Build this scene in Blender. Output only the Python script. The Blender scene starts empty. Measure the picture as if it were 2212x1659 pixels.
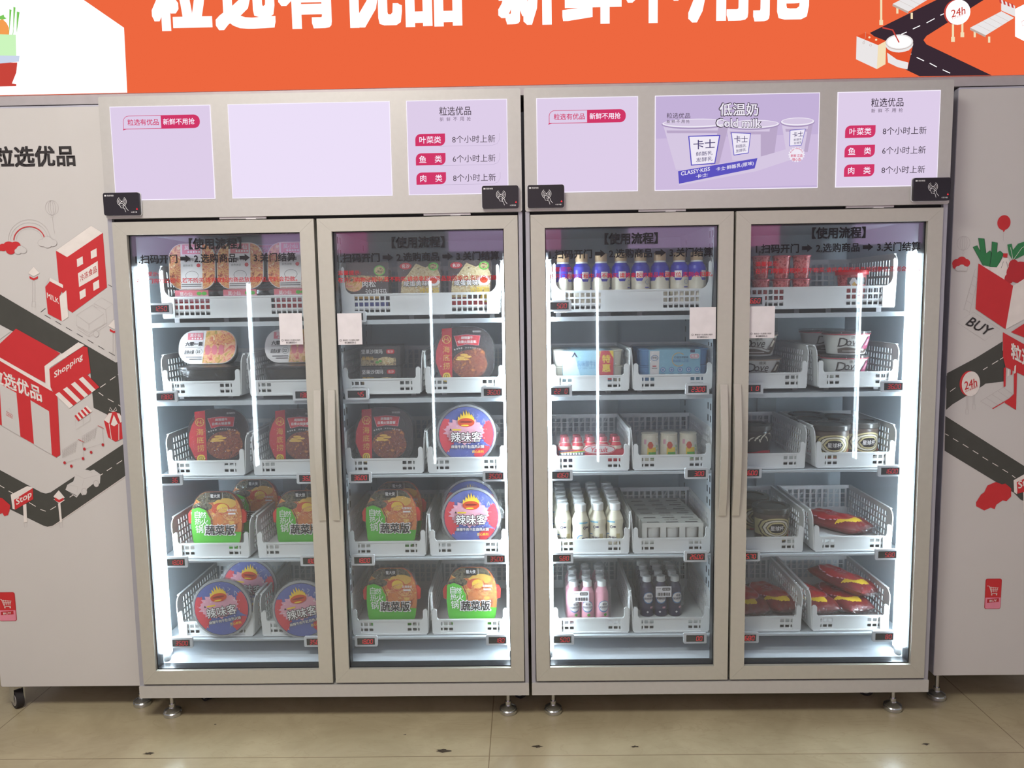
import bpy, math, random
from mathutils import Matrix, Vector, Euler
random.seed(7)
SC = bpy.context.scene
COL = SC.collection
PI = math.pi

# ------------------------------------------------------------------ camera
CAM = Vector((-0.0058, -2.3764, 1.3332)); PITCH, YAW, ROLL, FPX = 0.107, -0.0161, 0.0161, 1700.0
def cam_axes():
    cp, sp, cy, sy, cr, sr = math.cos(PITCH), math.sin(PITCH), math.cos(YAW), math.sin(YAW), math.cos(ROLL), math.sin(ROLL)
    fw = Vector((sy*cp, cy*cp, -sp)); ri = Vector((cy, -sy, 0)); dn = fw.cross(ri)
    return cr*ri + sr*dn, -sr*ri + cr*dn, fw
RI, DN, FW = cam_axes()
cd = bpy.data.cameras.new('camera'); cd.sensor_width = 36; cd.lens = 36*FPX/2212; cd.clip_start = 0.02
co = bpy.data.objects.new('camera', cd); COL.objects.link(co)
co.matrix_world = Matrix(((RI.x, -DN.x, -FW.x, CAM.x), (RI.y, -DN.y, -FW.y, CAM.y), (RI.z, -DN.z, -FW.z, CAM.z), (0, 0, 0, 1)))
SC.camera = co
def at(px, py, Y):
    """a point measured on the photograph, in metres on the upright plane at depth Y: (x, z)"""
    d = RI*((px-1106)/FPX) + DN*((py-829.5)/FPX) + FW
    t = (Y-CAM.y)/d.y
    return (CAM.x + t*d.x, CAM.z + t*d.z)

# ------------------------------------------------------------------ world, lights, exposure
vs = SC.view_settings
SC.display_settings.display_device = 'sRGB'
vs.view_transform = 'Standard'; vs.look = 'None'; vs.gamma = 1; vs.use_curve_mapping = False
vs.exposure = 0.0
SC.cycles.max_bounces = 6; SC.cycles.diffuse_bounces = 4; SC.cycles.glossy_bounces = 3; SC.cycles.transparent_max_bounces = 28
SC.cycles.caustics_reflective = False; SC.cycles.caustics_refractive = False
SC.cycles.sample_clamp_indirect = 4.0; SC.cycles.adaptive_threshold = 0.02
W = bpy.data.worlds.new('hall'); SC.world = W; W.use_nodes = True
W.node_tree.nodes['Background'].inputs[0].default_value = (1.0, 0.96, 0.95, 1)
W.node_tree.nodes['Background'].inputs[1].default_value = 0.28
def area(name, loc, rot, sx, sy, watts, col):
    l = bpy.data.lights.new(name, 'AREA'); l.shape = 'RECTANGLE'; l.size = sx; l.size_y = sy; l.energy = watts; l.color = col
    o = bpy.data.objects.new(name, l); o.location = loc; o.rotation_euler = rot; COL.objects.link(o); return o
area('ceiling_lamp', (-1.0, -1.9, 3.1), (0.28, 0, 0), 1.2, 0.6, 58, (1.0, 0.96, 0.88))
area('ceiling_lamp', (1.3, -1.9, 3.1), (0.28, 0, 0), 1.2, 0.6, 3, (0.95, 0.92, 1.0))

# ------------------------------------------------------------------ materials
def lin(c):
    return tuple((x/255/12.92 if x/255 <= 0.04045 else ((x/255+0.055)/1.055)**2.4) for x in c)
MATS = {}
def nt(name):
    m = bpy.data.materials.new(name); m.use_nodes = True; t = m.node_tree
    for n in list(t.nodes):
        t.nodes.remove(n)
    out = t.nodes.new('ShaderNodeOutputMaterial'); return m, t, out
def D(name, rgb=None, rough=0.5, metal=0.0, var=0.04, scale=30, bump=0.0, spec=0.5):
    """diffuse / glossy surface with a little procedural variation"""
    if name in MATS: return MATS[name]
    m, t, out = nt(name); b = t.nodes.new('ShaderNodeBsdfPrincipled')
    c = lin(rgb)
    tc = t.nodes.new('ShaderNodeTexCoord'); no = t.nodes.new('ShaderNodeTexNoise'); no.inputs['Scale'].default_value = scale
    no.inputs['Detail'].default_value = 3
    t.links.new(tc.outputs['Object'], no.inputs['Vector'])
    r = t.nodes.new('ShaderNodeValToRGB')
    r.color_ramp.elements[0].color = (*[x*(1-var) for x in c], 1); r.color_ramp.elements[1].color = (*[min(1, x*(1+var)) for x in c], 1)
    r.color_ramp.elements[0].position = 0.3; r.color_ramp.elements[1].position = 0.7
    t.links.new(no.outputs['Fac'], r.inputs[0]); t.links.new(r.outputs[0], b.inputs['Base Color'])
    b.inputs['Roughness'].default_value = rough; b.inputs['Metallic'].default_value = metal
    b.inputs['Specular IOR Level'].default_value = spec
    if bump:
        bp = t.nodes.new('ShaderNodeBump'); bp.inputs['Strength'].default_value = bump; bp.inputs['Distance'].default_value = 0.004
        t.links.new(no.outputs['Fac'], bp.inputs['Height']); t.links.new(bp.outputs[0], b.inputs['Normal'])
    t.links.new(b.outputs[0], out.inputs[0]); MATS[name] = m; return m
def E(name, rgb=None, s=1.0):
    if name in MATS: return MATS[name]
    m, t, out = nt(name); e = t.nodes.new('ShaderNodeEmission'); e.inputs[0].default_value = (*lin(rgb), 1); e.inputs[1].default_value = s
    t.links.new(e.outputs[0], out.inputs[0]); MATS[name] = m; return m
def G(name, tint=(255, 255, 255), base=0.035, edge=0.6, rough=0.0, bump=0.0, scale=40, haze=0.0, hcol=(255, 255, 255)):
    """clear sheet: see-through, mirror-like towards grazing angles, optionally a little milky"""
    if name in MATS: return MATS[name]
    m, t, out = nt(name)
    tr = t.nodes.new('ShaderNodeBsdfTransparent'); tr.inputs[0].default_value = (*lin(tint), 1)
    gl = t.nodes.new('ShaderNodeBsdfGlossy'); gl.inputs['Roughness'].default_value = rough
    lw = t.nodes.new('ShaderNodeLayerWeight'); lw.inputs[0].default_value = 0.5
    pw = t.nodes.new('ShaderNodeMath'); pw.operation = 'POWER'; pw.inputs[1].default_value = 4
    mu = t.nodes.new('ShaderNodeMath'); mu.operation = 'MULTIPLY_ADD'; mu.inputs[1].default_value = edge; mu.inputs[2].default_value = base
    mx = t.nodes.new('ShaderNodeMixShader')
    t.links.new(lw.outputs['Facing'], pw.inputs[0]); t.links.new(pw.outputs[0], mu.inputs[0]); t.links.new(mu.outputs[0], mx.inputs[0])
    a = tr
    if haze:
        df = t.nodes.new('ShaderNodeBsdfDiffuse'); df.inputs[0].default_value = (*lin(hcol), 1)
        m2 = t.nodes.new('ShaderNodeMixShader'); m2.inputs[0].default_value = haze
        t.links.new(tr.outputs[0], m2.inputs[1]); t.links.new(df.outputs[0], m2.inputs[2]); a = m2
    t.links.new(a.outputs[0], mx.inputs[1]); t.links.new(gl.outputs[0], mx.inputs[2])
    if bump:
        tc = t.nodes.new('ShaderNodeTexCoord'); no = t.nodes.new('ShaderNodeTexNoise'); no.inputs['Scale'].default_value = scale
        t.links.new(tc.outputs['Object'], no.inputs['Vector'])
        bp = t.nodes.new('ShaderNodeBump'); bp.inputs['Strength'].default_value = bump; bp.inputs['Distance'].default_value = 0.01
        t.links.new(no.outputs['Fac'], bp.inputs['Height']); t.links.new(bp.outputs[0], gl.inputs['Normal']); t.links.new(bp.outputs[0], lw.inputs['Normal'])
    t.links.new(mx.outputs[0], out.inputs[0]); MATS[name] = m; return m
def FOOD(name, cols, scale=40, rough=0.4):
    """printed food picture: coloured morsels"""
    if name in MATS: return MATS[name]
    m, t, out = nt(name); b = t.nodes.new('ShaderNodeBsdfPrincipled'); b.inputs['Roughness'].default_value = rough
    tc = t.nodes.new('ShaderNodeTexCoord'); n0 = t.nodes.new('ShaderNodeTexNoise'); n0.inputs['Scale'].default_value = scale*0.75
    n0.inputs['Detail'].default_value = 5; n0.inputs['Distortion'].default_value = 2.0
    vo = t.nodes.new('ShaderNodeTexVoronoi'); vo.inputs['Scale'].default_value = scale
    mi = t.nodes.new('ShaderNodeMixRGB'); mi.inputs[0].default_value = 0.16
    r = t.nodes.new('ShaderNodeValToRGB'); r.color_ramp.interpolation = 'LINEAR'
    t.links.new(tc.outputs['Object'], n0.inputs['Vector']); t.links.new(tc.outputs['Object'], vo.inputs['Vector'])
    t.links.new(n0.outputs['Fac'], mi.inputs[1]); t.links.new(vo.outputs['Distance'], mi.inputs[2])
    t.links.new(mi.outputs[0], r.inputs[0])
    el = r.color_ramp.elements
    el[0].position = 0.32; el[0].color = (*lin(cols[0]), 1); el[1].position = 0.62; el[1].color = (*lin(cols[-1]), 1)
    for i, c in enumerate(cols[1:-1]):
        e = el.new(0.32 + 0.30*(i+1)/(len(cols)-1)); e.color = (*lin(c), 1)
    t.links.new(r.outputs[0], b.inputs['Base Color']); t.links.new(b.outputs[0], out.inputs[0]); MATS[name] = m; return m

D('frame_metal', (196, 194, 182), 0.42, 0.25, 0.02, 60)
D('header_metal', (199, 197, 192), 0.45, 0.2, 0.02, 60)
D('body_grey', (176, 176, 184), 0.5, 0.3, 0.02)
D('liner', (212, 221, 228), 0.5, 0, 0.03, 8)
D('liner_white', (226, 232, 238), 0.45, 0, 0.02)
D('gasket', (26, 27, 32), 0.35, 0, 0.1)
D('gap_shade', (14, 13, 14), 0.7)
D('slot', (52, 56, 64), 0.7)
D('shelf_plastic', (200, 206, 210), 0.35, 0, 0.02)
D('basket_white', (236, 237, 236), 0.38, 0, 0.02, 20)
D('tag_white', (232, 233, 236), 0.4)
D('screen_black', (18, 16, 18), 0.25)
E('digit_red', (250, 44, 54), 0.85)
E('led_tube', (232, 245, 253), 48)
D('tube_cap', (235, 236, 238), 0.4)
G('glass', (250, 252, 253), 0.024, 0.5, 0.018); G('glass_fog_lift', (250, 252, 253), 0.024, 0.5, 0.018, haze=0.034, hcol=(208, 222, 228))  # front pane: light fogging, its pale haze also set to brighten the dim interior
D('decal_black', (22, 20, 26), 0.6)
D('decal_red', (190, 38, 48), 0.6)
D('paper', (232, 228, 230), 0.7)
D('chrome', (205, 208, 210), 0.22, 0.95, 0.03)
D('rubber', (38, 34, 34), 0.7)
D('wheel_grey', (170, 166, 160), 0.5)
D('reader_black', (30, 29, 33), 0.35)
D('ink_white', (238, 238, 238), 0.6)
E('indicator_red', (255, 50, 60), 1.5)
E('panel_light', (222, 206, 233), 1.0)
E('panel_blank', (236, 224, 248), 1.0)
E('panel_edge', (247, 240, 255), 1.05)
E('panel_pink', (214, 58, 106), 0.95)
D('panel_ink', (44, 30, 52), 0.6)
D('panel_ink_grey', (95, 80, 110), 0.6)
E('panel_line', (186, 172, 200), 0.9)
E('sign_red', (238, 104, 64), 1.0)
E('sign_deep', (228, 86, 48), 1.0)
E('sign_white', (255, 255, 255), 1.35)
E('sign_soft', (240, 236, 236), 0.95)
E('sign_road', (62, 46, 56), 0.9)
E('sign_cream', (250, 230, 190), 0.95)
E('sign_green', (205, 246, 190), 1.0)
E('sign_leek', (128, 205, 96), 0.95)
E('sign_carrot', (246, 160, 84), 1.0)
E('sign_crimson', (205, 72, 62), 0.95)
E('sign_blue', (205, 216, 236), 1.0)
E('sign_line', (200, 180, 170), 0.9)
D('cab_white', (210, 207, 203), 0.5, 0, 0.015, 4)
D('cab_side', (190, 190, 202), 0.5, 0.1)
D('cab_red', (204, 46, 50), 0.55, 0, 0.02)
D('cab_red_dark', (188, 42, 48), 0.55)
D('cab_road', (70, 70, 64), 0.6, 0, 0.05)
D('cab_line', (178, 170, 168), 0.6)
D('cab_ink', (48, 44, 44), 0.6)
D('cab_paper', (236, 229, 222), 0.55)
D('cab_green', (48, 126, 74), 0.55)
D('cab_leaf', (34, 60, 46), 0.6)
D('cab_pink', (232, 140, 160), 0.55)
D('rail_grey', (188, 183, 184), 0.45, 0.2)
D('stain', (66, 56, 42), 0.7, 0, 0.3, 200)

# ------------------------------------------------------------------ mesh builder
TXT = {}
def text_raw(s, bold=0.0, shear=0.0):
    k = (s, bold, shear)
    if k in TXT: return TXT[k]
    c = bpy.data.curves.new('t', 'FONT'); c.body = s; c.offset = bold; c.resolution_u = 2; c.shear = shear
    o = bpy.data.objects.new('t', c); COL.objects.link(o)
    dg = bpy.context.evaluated_depsgraph_get()
    m = bpy.data.meshes.new_from_object(o.evaluated_get(dg))
    V = [(v.co.x, v.co.y) for v in m.vertices]; Fc = [tuple(p.vertices) for p in m.polygons]
    bpy.data.objects.remove(o); bpy.data.curves.remove(c); bpy.data.meshes.remove(m)
    x0 = min(v[0] for v in V); x1 = max(v[0] for v in V); y0 = min(v[1] for v in V); y1 = max(v[1] for v in V)
    V = [((x-x0)/max(1e-6, x1-x0), (y-y0)/max(1e-6, y1-y0)) for x, y in V]
    TXT[k] = (V, Fc, (x1-x0)/max(1e-6, y1-y0)); return TXT[k]
LAY = 0.0005
class MB:
    def __init__(s): s.v = []; s.f = []; s.mi = []; s.sm = []; s.mats = []; s.T = Matrix(); s.y = 0.0; s.wrap = None; s.k = 0
    def mid(s, m):
        m = MATS[m] if isinstance(m, str) else m
        if m not in s.mats: s.mats.append(m)
        return s.mats.index(m)
    def add(s, V, F, m, smooth=False):
        o = len(s.v); i = s.mid(m)
        s.v += [tuple(s.T @ Vector(p)) for p in V]
        for f in F: s.f.append(tuple(o+k for k in f)); s.mi.append(i); s.sm.append(smooth)
    def box(s, x0, x1, y0, y1, z0, z1, m, bev=0.0):
        if bev:
            b = min(bev, (x1-x0)/2.01, (z1-z0)/2.01)
            return s.prism([(x0+b, z0), (x1-b, z0), (x1, z0+b), (x1, z1-b), (x1-b, z1), (x0+b, z1), (x0, z1-b), (x0, z0+b)], y0, y1, m)
        V = [(x, y, z) for z in (z0, z1) for y in (y0, y1) for x in (x0, x1)]
        s.add(V, [(0, 1, 5, 4), (3, 2, 6, 7), (1, 3, 7, 5), (2, 0, 4, 6), (4, 5, 7, 6), (2, 3, 1, 0)], m)
    def prism(s, pts, y0, y1, m, m2=None, grow=1.0, smooth=False):
        """outline in x,z drawn out from y0 (front) to y1; the back outline may be scaled"""
        n = len(pts); cx = sum(p[0] for p in pts)/n; cz = sum(p[1] for p in pts)/n
        A = [(x, y0, z) for x, z in pts]; B = [(cx+(x-cx)*grow, y1, cz+(z-cz)*grow) for x, z in pts]
        s.add(A, [tuple(range(n))], m)
        s.add(A+B, [(i, (i+1) % n, n+(i+1) % n, n+i) for i in range(n)], m2 or m, smooth)
        s.add(B, [tuple(reversed(range(n)))], m2 or m)
    def lathe(s, prof, m, n=24, cx=0, cy=0, cz=0, cap=True, sq=0.0):
        """profile (radius, z); m one material or one per band; sq>0 squares the section"""
        def pt(r, a):
            c, d = math.cos(a), math.sin(a)
            if sq: k = (abs(c)**(2+sq) + abs(d)**(2+sq))**(-1/(2+sq)); return r*c*k, r*d*k
            return r*c, r*d
        rings = []
        V = []
        for r, z in prof:
            V += [(cx+pt(r, 2*PI*i/n)[0], cy+pt(r, 2*PI*i/n)[1], cz+z) for i in range(n)]
        for j in range(len(prof)-1):
            mm = m[j] if isinstance(m, (list, tuple)) else m
            o = j*n
            s.add(V[o:o+2*n], [(i, (i+1) % n, n+(i+1) % n, n+i) for i in range(n)], mm, True)
        if cap:
            m0 = m[0] if isinstance(m, (list, tuple)) else m; m1 = m[-1] if isinstance(m, (list, tuple)) else m
            s.add(V[:n], [tuple(reversed(range(n)))], m0); s.add(V[-n:], [tuple(range(n))], m1)
    def tube(s, a, b, r, m, n=10):
        a, b = Vector(a), Vector(b); d = (b-a).normalized(); u = d.orthogonal().normalized(); w = d.cross(u)
        V = [tuple(p + u*(r*math.cos(2*PI*i/n)) + w*(r*math.sin(2*PI*i/n))) for p in (a, b) for i in range(n)]
        s.add(V, [(i, (i+1) % n, n+(i+1) % n, n+i) for i in range(n)], m, True)
        s.add(V[:n], [tuple(reversed(range(n)))], m); s.add(V[n:], [tuple(range(n))], m)
    # --- flat print, on the plane y = s.y (or wrapped round an upright cylinder)
    def pp(s, u, v, lay):
        if s.wrap:
            R, cx, cy = s.wrap[:3]; R2 = s.wrap[3](v) if len(s.wrap) > 3 else R
            a = u/R; return (cx + (R2+lay*LAY+s.k*1e-5)*math.sin(a), cy - (R2+lay*LAY+s.k*1e-5)*math.cos(a), v)
        return (u, s.y - lay*LAY - s.k*1e-5, v)         # each print a hair in front of the one before
    def poly(s, pts, m, lay=1):
        s.k += 1
        if s.wrap:      # cut the outline in upright strips so that it follows the curve
            return s.strip(pts, m, lay)
        s.add([s.pp(u, v, lay) for u, v in pts], [tuple(range(len(pts)))], m)
    def strip(s, pts, m, lay):
        us = [p[0] for p in pts]; u0, u1 = min(us), max(us); n = max(2, int((u1-u0)/(s.wrap[0]*0.2))+1)
        def span(u):
            hit = []
            for i in range(len(pts)):
                (a, b), (c, d) = pts[i], pts[(i+1) % len(pts)]
                if min(a, c) <= u <= max(a, c):
                    hit += [b, d] if abs(c-a) < 1e-9 else [b+(d-b)*(u-a)/(c-a)]
            return (min(hit), max(hit)) if hit else (0, 0)
        P = []
        for k in range(n+1):
            u = u0+(u1-u0)*min(0.9995, max(0.0005, k/n)); lo, hi = span(u); P.append((u, lo, hi))
        for a, b in zip(P, P[1:]):
            zs = [j/4 for j in range(5)] if len(s.wrap) > 3 else [0, 1]
            for z0, z1 in zip(zs, zs[1:]):
                q = [(a[0], a[1]+(a[2]-a[1])*z0), (b[0], b[1]+(b[2]-b[1])*z0), (b[0], b[1]+(b[2]-b[1])*z1), (a[0], a[1]+(a[2]-a[1])*z1)]
                s.add([s.pp(u, v, lay) for u, v in q], [(0, 1, 2, 3)], m, True)
    def rect(s, x0, z0, x1, z1, m, lay=1): s.poly([(x0, z0), (x1, z0), (x1, z1), (x0, z1)], m, lay)
    def ell(s, cx, cz, rx, rz, m, lay=1, n=28, a0=0, a1=2*PI):
        s.poly([(cx+rx*math.cos(a0+(a1-a0)*i/n), cz+rz*math.sin(a0+(a1-a0)*i/n)) for i in range(n if abs(a1-a0-2*PI) < 1e-6 else n+1)], m, lay)
    def line(s, pts, w, m, lay=1, closed=False):
        P = [Vector(p) for p in pts]; s.k += 1
        if closed: P.append(P[0])
        V = []; F = []
        for i, p in enumerate(P):
            a = P[max(0, i-1)]; b = P[min(len(P)-1, i+1)]
            if closed and i in (0, len(P)-1): a = P[-2]; b = P[1]
            d = (b-a); d = d.normalized() if d.length > 1e-9 else Vector((1, 0)); nrm = Vector((-d.y, d.x))*(w/2)
            V += [s.pp(*(p+nrm), lay), s.pp(*(p-nrm), lay)]
        F = [(2*i, 2*i+1, 2*i+3, 2*i+2) for i in range(len(P)-1)]
        s.add(V, F, m)
    def ring(s, cx, cz, r, w, m, lay=1, a0=0, a1=2*PI, n=32, rz=None):
        rz = rz or r
        s.line([(cx+r*math.cos(a0+(a1-a0)*i/n), cz+rz*math.sin(a0+(a1-a0)*i/n)) for i in range(n+1)], w, m, lay)
    def quad_text(s, t, bl, br, tr, tl, m, lay=2, bold=0.0, shear=0.0):
        fat = 0.0; s.k += 1
        if bold > 0: fat = bold*(1.0 if bold > .02 else .8); bold = 0.0
        V, Fc, asp = text_raw(t, bold, shear)
        if fat:              # heavy lettering: the glyphs repeated a little to every side
            fu = fat/asp*1.0; ru, rv = fu/(1+2*fu), fat/(1+2*fat)
            V0 = V
            if fat >= .02:           # every edge of the outline swept by a small square: crisp heavy strokes
                use = {}
                for f in Fc:
                    for a, b in zip(f, f[1:]+f[:1]): use[(min(a, b), max(a, b))] = use.get((min(a, b), max(a, b)), 0)+1
                W0 = [(ru+u*(1-2*ru), rv+v*(1-2*rv)) for u, v in V0]
                s.quad_text_raw(W0, Fc, bl, br, tr, tl, m, lay); k0 = s.k
                for i, (a, b) in enumerate(e for e, n in use.items() if n == 1):
                    P = sorted({(x+du, y+dv) for x, y in (W0[a], W0[b]) for du in (-ru, ru) for dv in (-rv, rv)}); H = []
                    for seq in (P, P[::-1]):
                        h = []
                        for p in seq:
                            while len(h) > 1 and (h[-1][0]-h[-2][0])*(p[1]-h[-2][1])-(h[-1][1]-h[-2][1])*(p[0]-h[-2][0]) <= 0: h.pop()
                            h.append(p)
                        H += h[:-1]
                    s.k = k0+.6*(i % 7)
                    s.quad_text_raw(H, [tuple(range(len(H)))], bl, br, tr, tl, m, lay)
                s.k = k0+5
                return
            for du, dv in ((-ru, -rv), (ru, -rv), (ru, rv), (-ru, rv), (0, -rv), (0, rv), (-ru, 0), (ru, 0), (0, 0)):
                V = [(ru+u*(1-2*ru)+du, rv+v*(1-2*rv)+dv) for u, v in V0]
                s.quad_text_raw(V, Fc, bl, br, tr, tl, m, lay); s.k += 1
            return
        s.quad_text_raw(V, Fc, bl, br, tr, tl, m, lay)
    def quad_text_raw(s, V, Fc, bl, br, tr, tl, m, lay):
        def q(u, v): return ((bl[0]*(1-u)+br[0]*u)*(1-v)+(tl[0]*(1-u)+tr[0]*u)*v, (bl[1]*(1-u)+br[1]*u)*(1-v)+(tl[1]*(1-u)+tr[1]*u)*v)
        s.add([s.pp(*q(u, v), lay) for u, v in V], Fc, m)
    def text(s, t, x0, z0, x1, z1, m, lay=2, bold=0.0, shear=0.0):
        s.quad_text(t, (x0, z0), (x1, z0), (x1, z1), (x0, z1), m, lay, bold, shear)
    def ctext(s, t, cx, cz, h, m, lay=2, bold=0.0, maxw=None, shear=0.0):
        w = text_raw(t, bold, shear)[2]*h
        if maxw and w > maxw: w = maxw
        s.text(t, cx-w/2, cz-h/2, cx+w/2, cz+h/2, m, lay, bold, shear)
    def build(s, name, parent=None, loc=None, rot=None):
        me = bpy.data.meshes.new(name); me.from_pydata(s.v, [], s.f)
        for m in s.mats: me.materials.append(m)
        me.polygons.foreach_set('material_index', s.mi); me.polygons.foreach_set('use_smooth', s.sm); me.update()
        o = bpy.data.objects.new(name, me); COL.objects.link(o)
        if parent: o.parent = parent
        if loc: o.location = loc
        if rot: o.rotation_euler = rot
        return o
def rrect(x0, z0, x1, z1, r, n=5, rs=None):
    """rounded rectangle; rs = radii of bottom-left, bottom-right, top-right, top-left"""
    rs = rs or (r, r, r, r); P = []
    for (cx, cz, a), q in zip(((x0, z0, PI), (x1, z0, 1.5*PI), (x1, z1, 0), (x0, z1, 0.5*PI)), rs):
        ox = cx + q*(1 if cx == x0 else -1); oz = cz + q*(1 if cz == z0 else -1)
        if q <= 0: P.append((cx, cz)); continue
        for i in range(n+1): P.append((ox+q*math.cos(a+i*PI/2/n), oz+q*math.sin(a+i*PI/2/n)))
    return P
def tag(o, label=None, cat=None, group=None, kind=None):
    if label: o['label'] = label
    if cat: o['category'] = cat
    if group: o['group'] = group
    if kind: o['kind'] = kind
    return o
def thing(name, label, cat, loc=(0, 0, 0), rot=(0, 0, 0), group=None):
    o = bpy.data.objects.new(name, None); o.empty_display_size = 0.05; COL.objects.link(o); o.location = loc; o.rotation_euler = rot
    return tag(o, label, cat, group)
KIDS = {}
def dup(src, label, loc, rot=None, group=None):
    """a copy of a thing and of each of its parts and sub-parts (mesh data shared)"""
    c = src.copy(); COL.objects.link(c); c.location = loc; c['label'] = label
    if rot is not None: c.rotation_euler = rot
    if group: c['group'] = group
    for k in list(src.children):
        d = k.copy(); COL.objects.link(d); d.parent = c
        for g in list(k.children):
            h = g.copy(); COL.objects.link(h); h.parent = d
    return c
PROTO = {}
def put(kind, make, label, loc, rot=(0, 0, 0), group=None):
    """first call builds the thing, later calls copy it"""
    if kind not in PROTO:
        o = make(); o['label'] = label; o.location = loc; o.rotation_euler = rot
        if group: o['group'] = group
        PROTO[kind] = o; return o
    return dup(PROTO[kind], label, loc, rot, group)

# ------------------------------------------------------------------ setting: floor
def floor_material():
    m, t, out = nt('stone_tiles'); b = t.nodes.new('ShaderNodeBsdfPrincipled')
    tc = t.nodes.new('ShaderNodeTexCoord'); L = t.links.new
    n1 = t.nodes.new('ShaderNodeTexNoise'); n1.inputs['Scale'].default_value = 3.0; n1.inputs['Detail'].default_value = 8; n1.inputs['Roughness'].default_value = 0.62; n1.inputs['Distortion'].default_value = 0.6
    r1 = t.nodes.new('ShaderNodeValToRGB'); r1.color_ramp.elements[0].position = 0.3; r1.color_ramp.elements[1].position = 0.72
    r1.color_ramp.elements[0].color = (*lin((166, 153, 122)), 1); r1.color_ramp.elements[1].color = (*lin((194, 181, 148)), 1)
    n2 = t.nodes.new('ShaderNodeTexNoise'); n2.inputs['Scale'].default_value = 5.5; n2.inputs['Detail'].default_value = 9; n2.inputs['Distortion'].default_value = 2.2
    mp = t.nodes.new('ShaderNodeMapping'); mp.inputs['Rotation'].default_value = (0, 0, 0.6); mp.inputs['Scale'].default_value = (0.55, 1.5, 1)
    r2 = t.nodes.new('ShaderNodeValToRGB'); e = r2.color_ramp.elements
    e[0].position = 0.485; e[0].color = (0, 0, 0, 1); e[1].position = 0.515; e[1].color = (0, 0, 0, 1); k = e.new(0.5); k.color = (1, 1, 1, 1)
    mx = t.nodes.new('ShaderNodeMixRGB'); mx.inputs[2].default_value = (*lin((138, 122, 94)), 1)
    mf = t.nodes.new('ShaderNodeMath'); mf.operation = 'MULTIPLY'; mf.inputs[1].default_value = 0.16
    L(tc.outputs['Object'], n1.inputs['Vector']); L(tc.outputs['Object'], mp.inputs['Vector']); L(mp.outputs[0], n2.inputs['Vector'])
    L(n1.outputs['Fac'], r1.inputs[0]); L(n2.outputs['Fac'], r2.inputs[0]); L(r2.outputs[0], mf.inputs[0]); L(mf.outputs[0], mx.inputs[0]); L(r1.outputs[0], mx.inputs[1])
    # joints between the slabs
    br = t.nodes.new('ShaderNodeTexBrick'); br.offset = 0; br.inputs['Scale'].default_value = 1.0
    br.inputs['Color1'].default_value = (0, 0, 0, 1); br.inputs['Color2'].default_value = (0, 0, 0, 1); br.inputs['Mortar'].default_value = (1, 1, 1, 1)
    br.inputs['Mortar Size'].default_value = 0.0016; br.inputs['Mortar Smooth'].default_value = 0.0; br.inputs['Brick Width'].default_value = 1.568; br.inputs['Row Height'].default_value = 0.8
    m2 = t.nodes.new('ShaderNodeMapping'); m2.inputs['Location'].default_value = (0.125+1.568, 0.195+1.6, 0)
    L(tc.outputs['Object'], m2.inputs['Vector']); L(m2.outputs[0], br.inputs['Vector'])
    jm = t.nodes.new('ShaderNodeMixRGB'); jm.inputs[2].default_value = (*lin((112, 96, 72)), 1)
    jf = t.nodes.new('ShaderNodeMath'); jf.operation = 'MULTIPLY'; jf.inputs[1].default_value = 0.7
    L(br.outputs['Color'], jf.inputs[0]); L(jf.outputs[0], jm.inputs[0]); L(mx.outputs[0], jm.inputs[1]); L(jm.outputs[0], b.inputs['Base Color'])
    b.inputs['Roughness'].default_value = 0.24; b.inputs['Specular IOR Level'].default_value = 0.5
    L(b.outputs[0], out.inputs[0]); return m
MATS['stone_tiles'] = floor_material()
mb = MB(); mb.box(-3.6, 3.6, -3.2, 1.0, -0.06, 0, 'stone_tiles')
FLOOR = tag(mb.build('floor'), kind='structure')
for x, y, r in ((-1.146, -0.17, 0.022), (-0.263, -0.166, 0.028), (0.016, -0.148, 0.018), (0.306, -0.151, 0.014), (1.171, -0.148, 0.018), (-1.008, -0.01, 0.006), (-0.391, -0.077, 0.006)):
    mb = MB(); n = 15
    P = [(x + r*random.uniform(.35, 1.15)*math.cos(2*PI*i/n), y + 0.42*r*random.uniform(.35, 1.15)*math.sin(2*PI*i/n), 0.0006) for i in range(n)]
    mb.add(P, [tuple(range(n))], 'stain'); mb.build('floor_stain', FLOOR)
mb = MB(); mb.box(-3.6, 3.6, 0.98, 1.04, 0, 2.9, 'body_grey'); tag(mb.build('wall_back'), kind='structure')

# the facing row of vending fridges behind the photographer: what the door glass mirrors
D('facing_dark', (206, 200, 208), 0.5, 0, 0.05, 3)
D('facing_side', (186, 180, 180), 0.5, 0, 0.03, 3)
mb = MB(); mb.box(-3.6, 3.6, -3.10, -2.94, 0, 2.9, 'facing_dark')
for x in (-1.95, -0.66, 0.58, 2.05): mb.box(x-0.03, x+0.03, -2.94, -2.9, 0.1, 1.94, 'facing_side')
FACE = tag(mb.build('wall_front'), kind='structure')
for x in (-1.86, -0.63, 0.49, 2.24):
    mb = MB(); mb.tube((x, -2.90, 0.22), (x, -2.90, 1.47), 0.0065, 'led_tube'); mb.build('light_tube', FACE)
E('facing_panel', (214, 170, 220), 3.6); E('facing_pink', (236, 110, 170), 2.8)
for x0, x1, m in ((-2.9, -2.2, 'facing_panel'), (-1.75, -1.35, 'facing_panel'), (-1.25, -1.05, 'facing_pink'), (-0.5, -0.1, 'facing_panel'), (0.0, 0.25, 'facing_pink'), (0.7, 1.3, 'facing_panel'), (1.5, 1.7, 'facing_pink'), (2.2, 2.8, 'facing_panel')):
    mb = MB(); mb.box(x0, x1, -2.92, -2.91, 1.66, 1.91, m); mb.build('light_panel', FACE)

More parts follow.
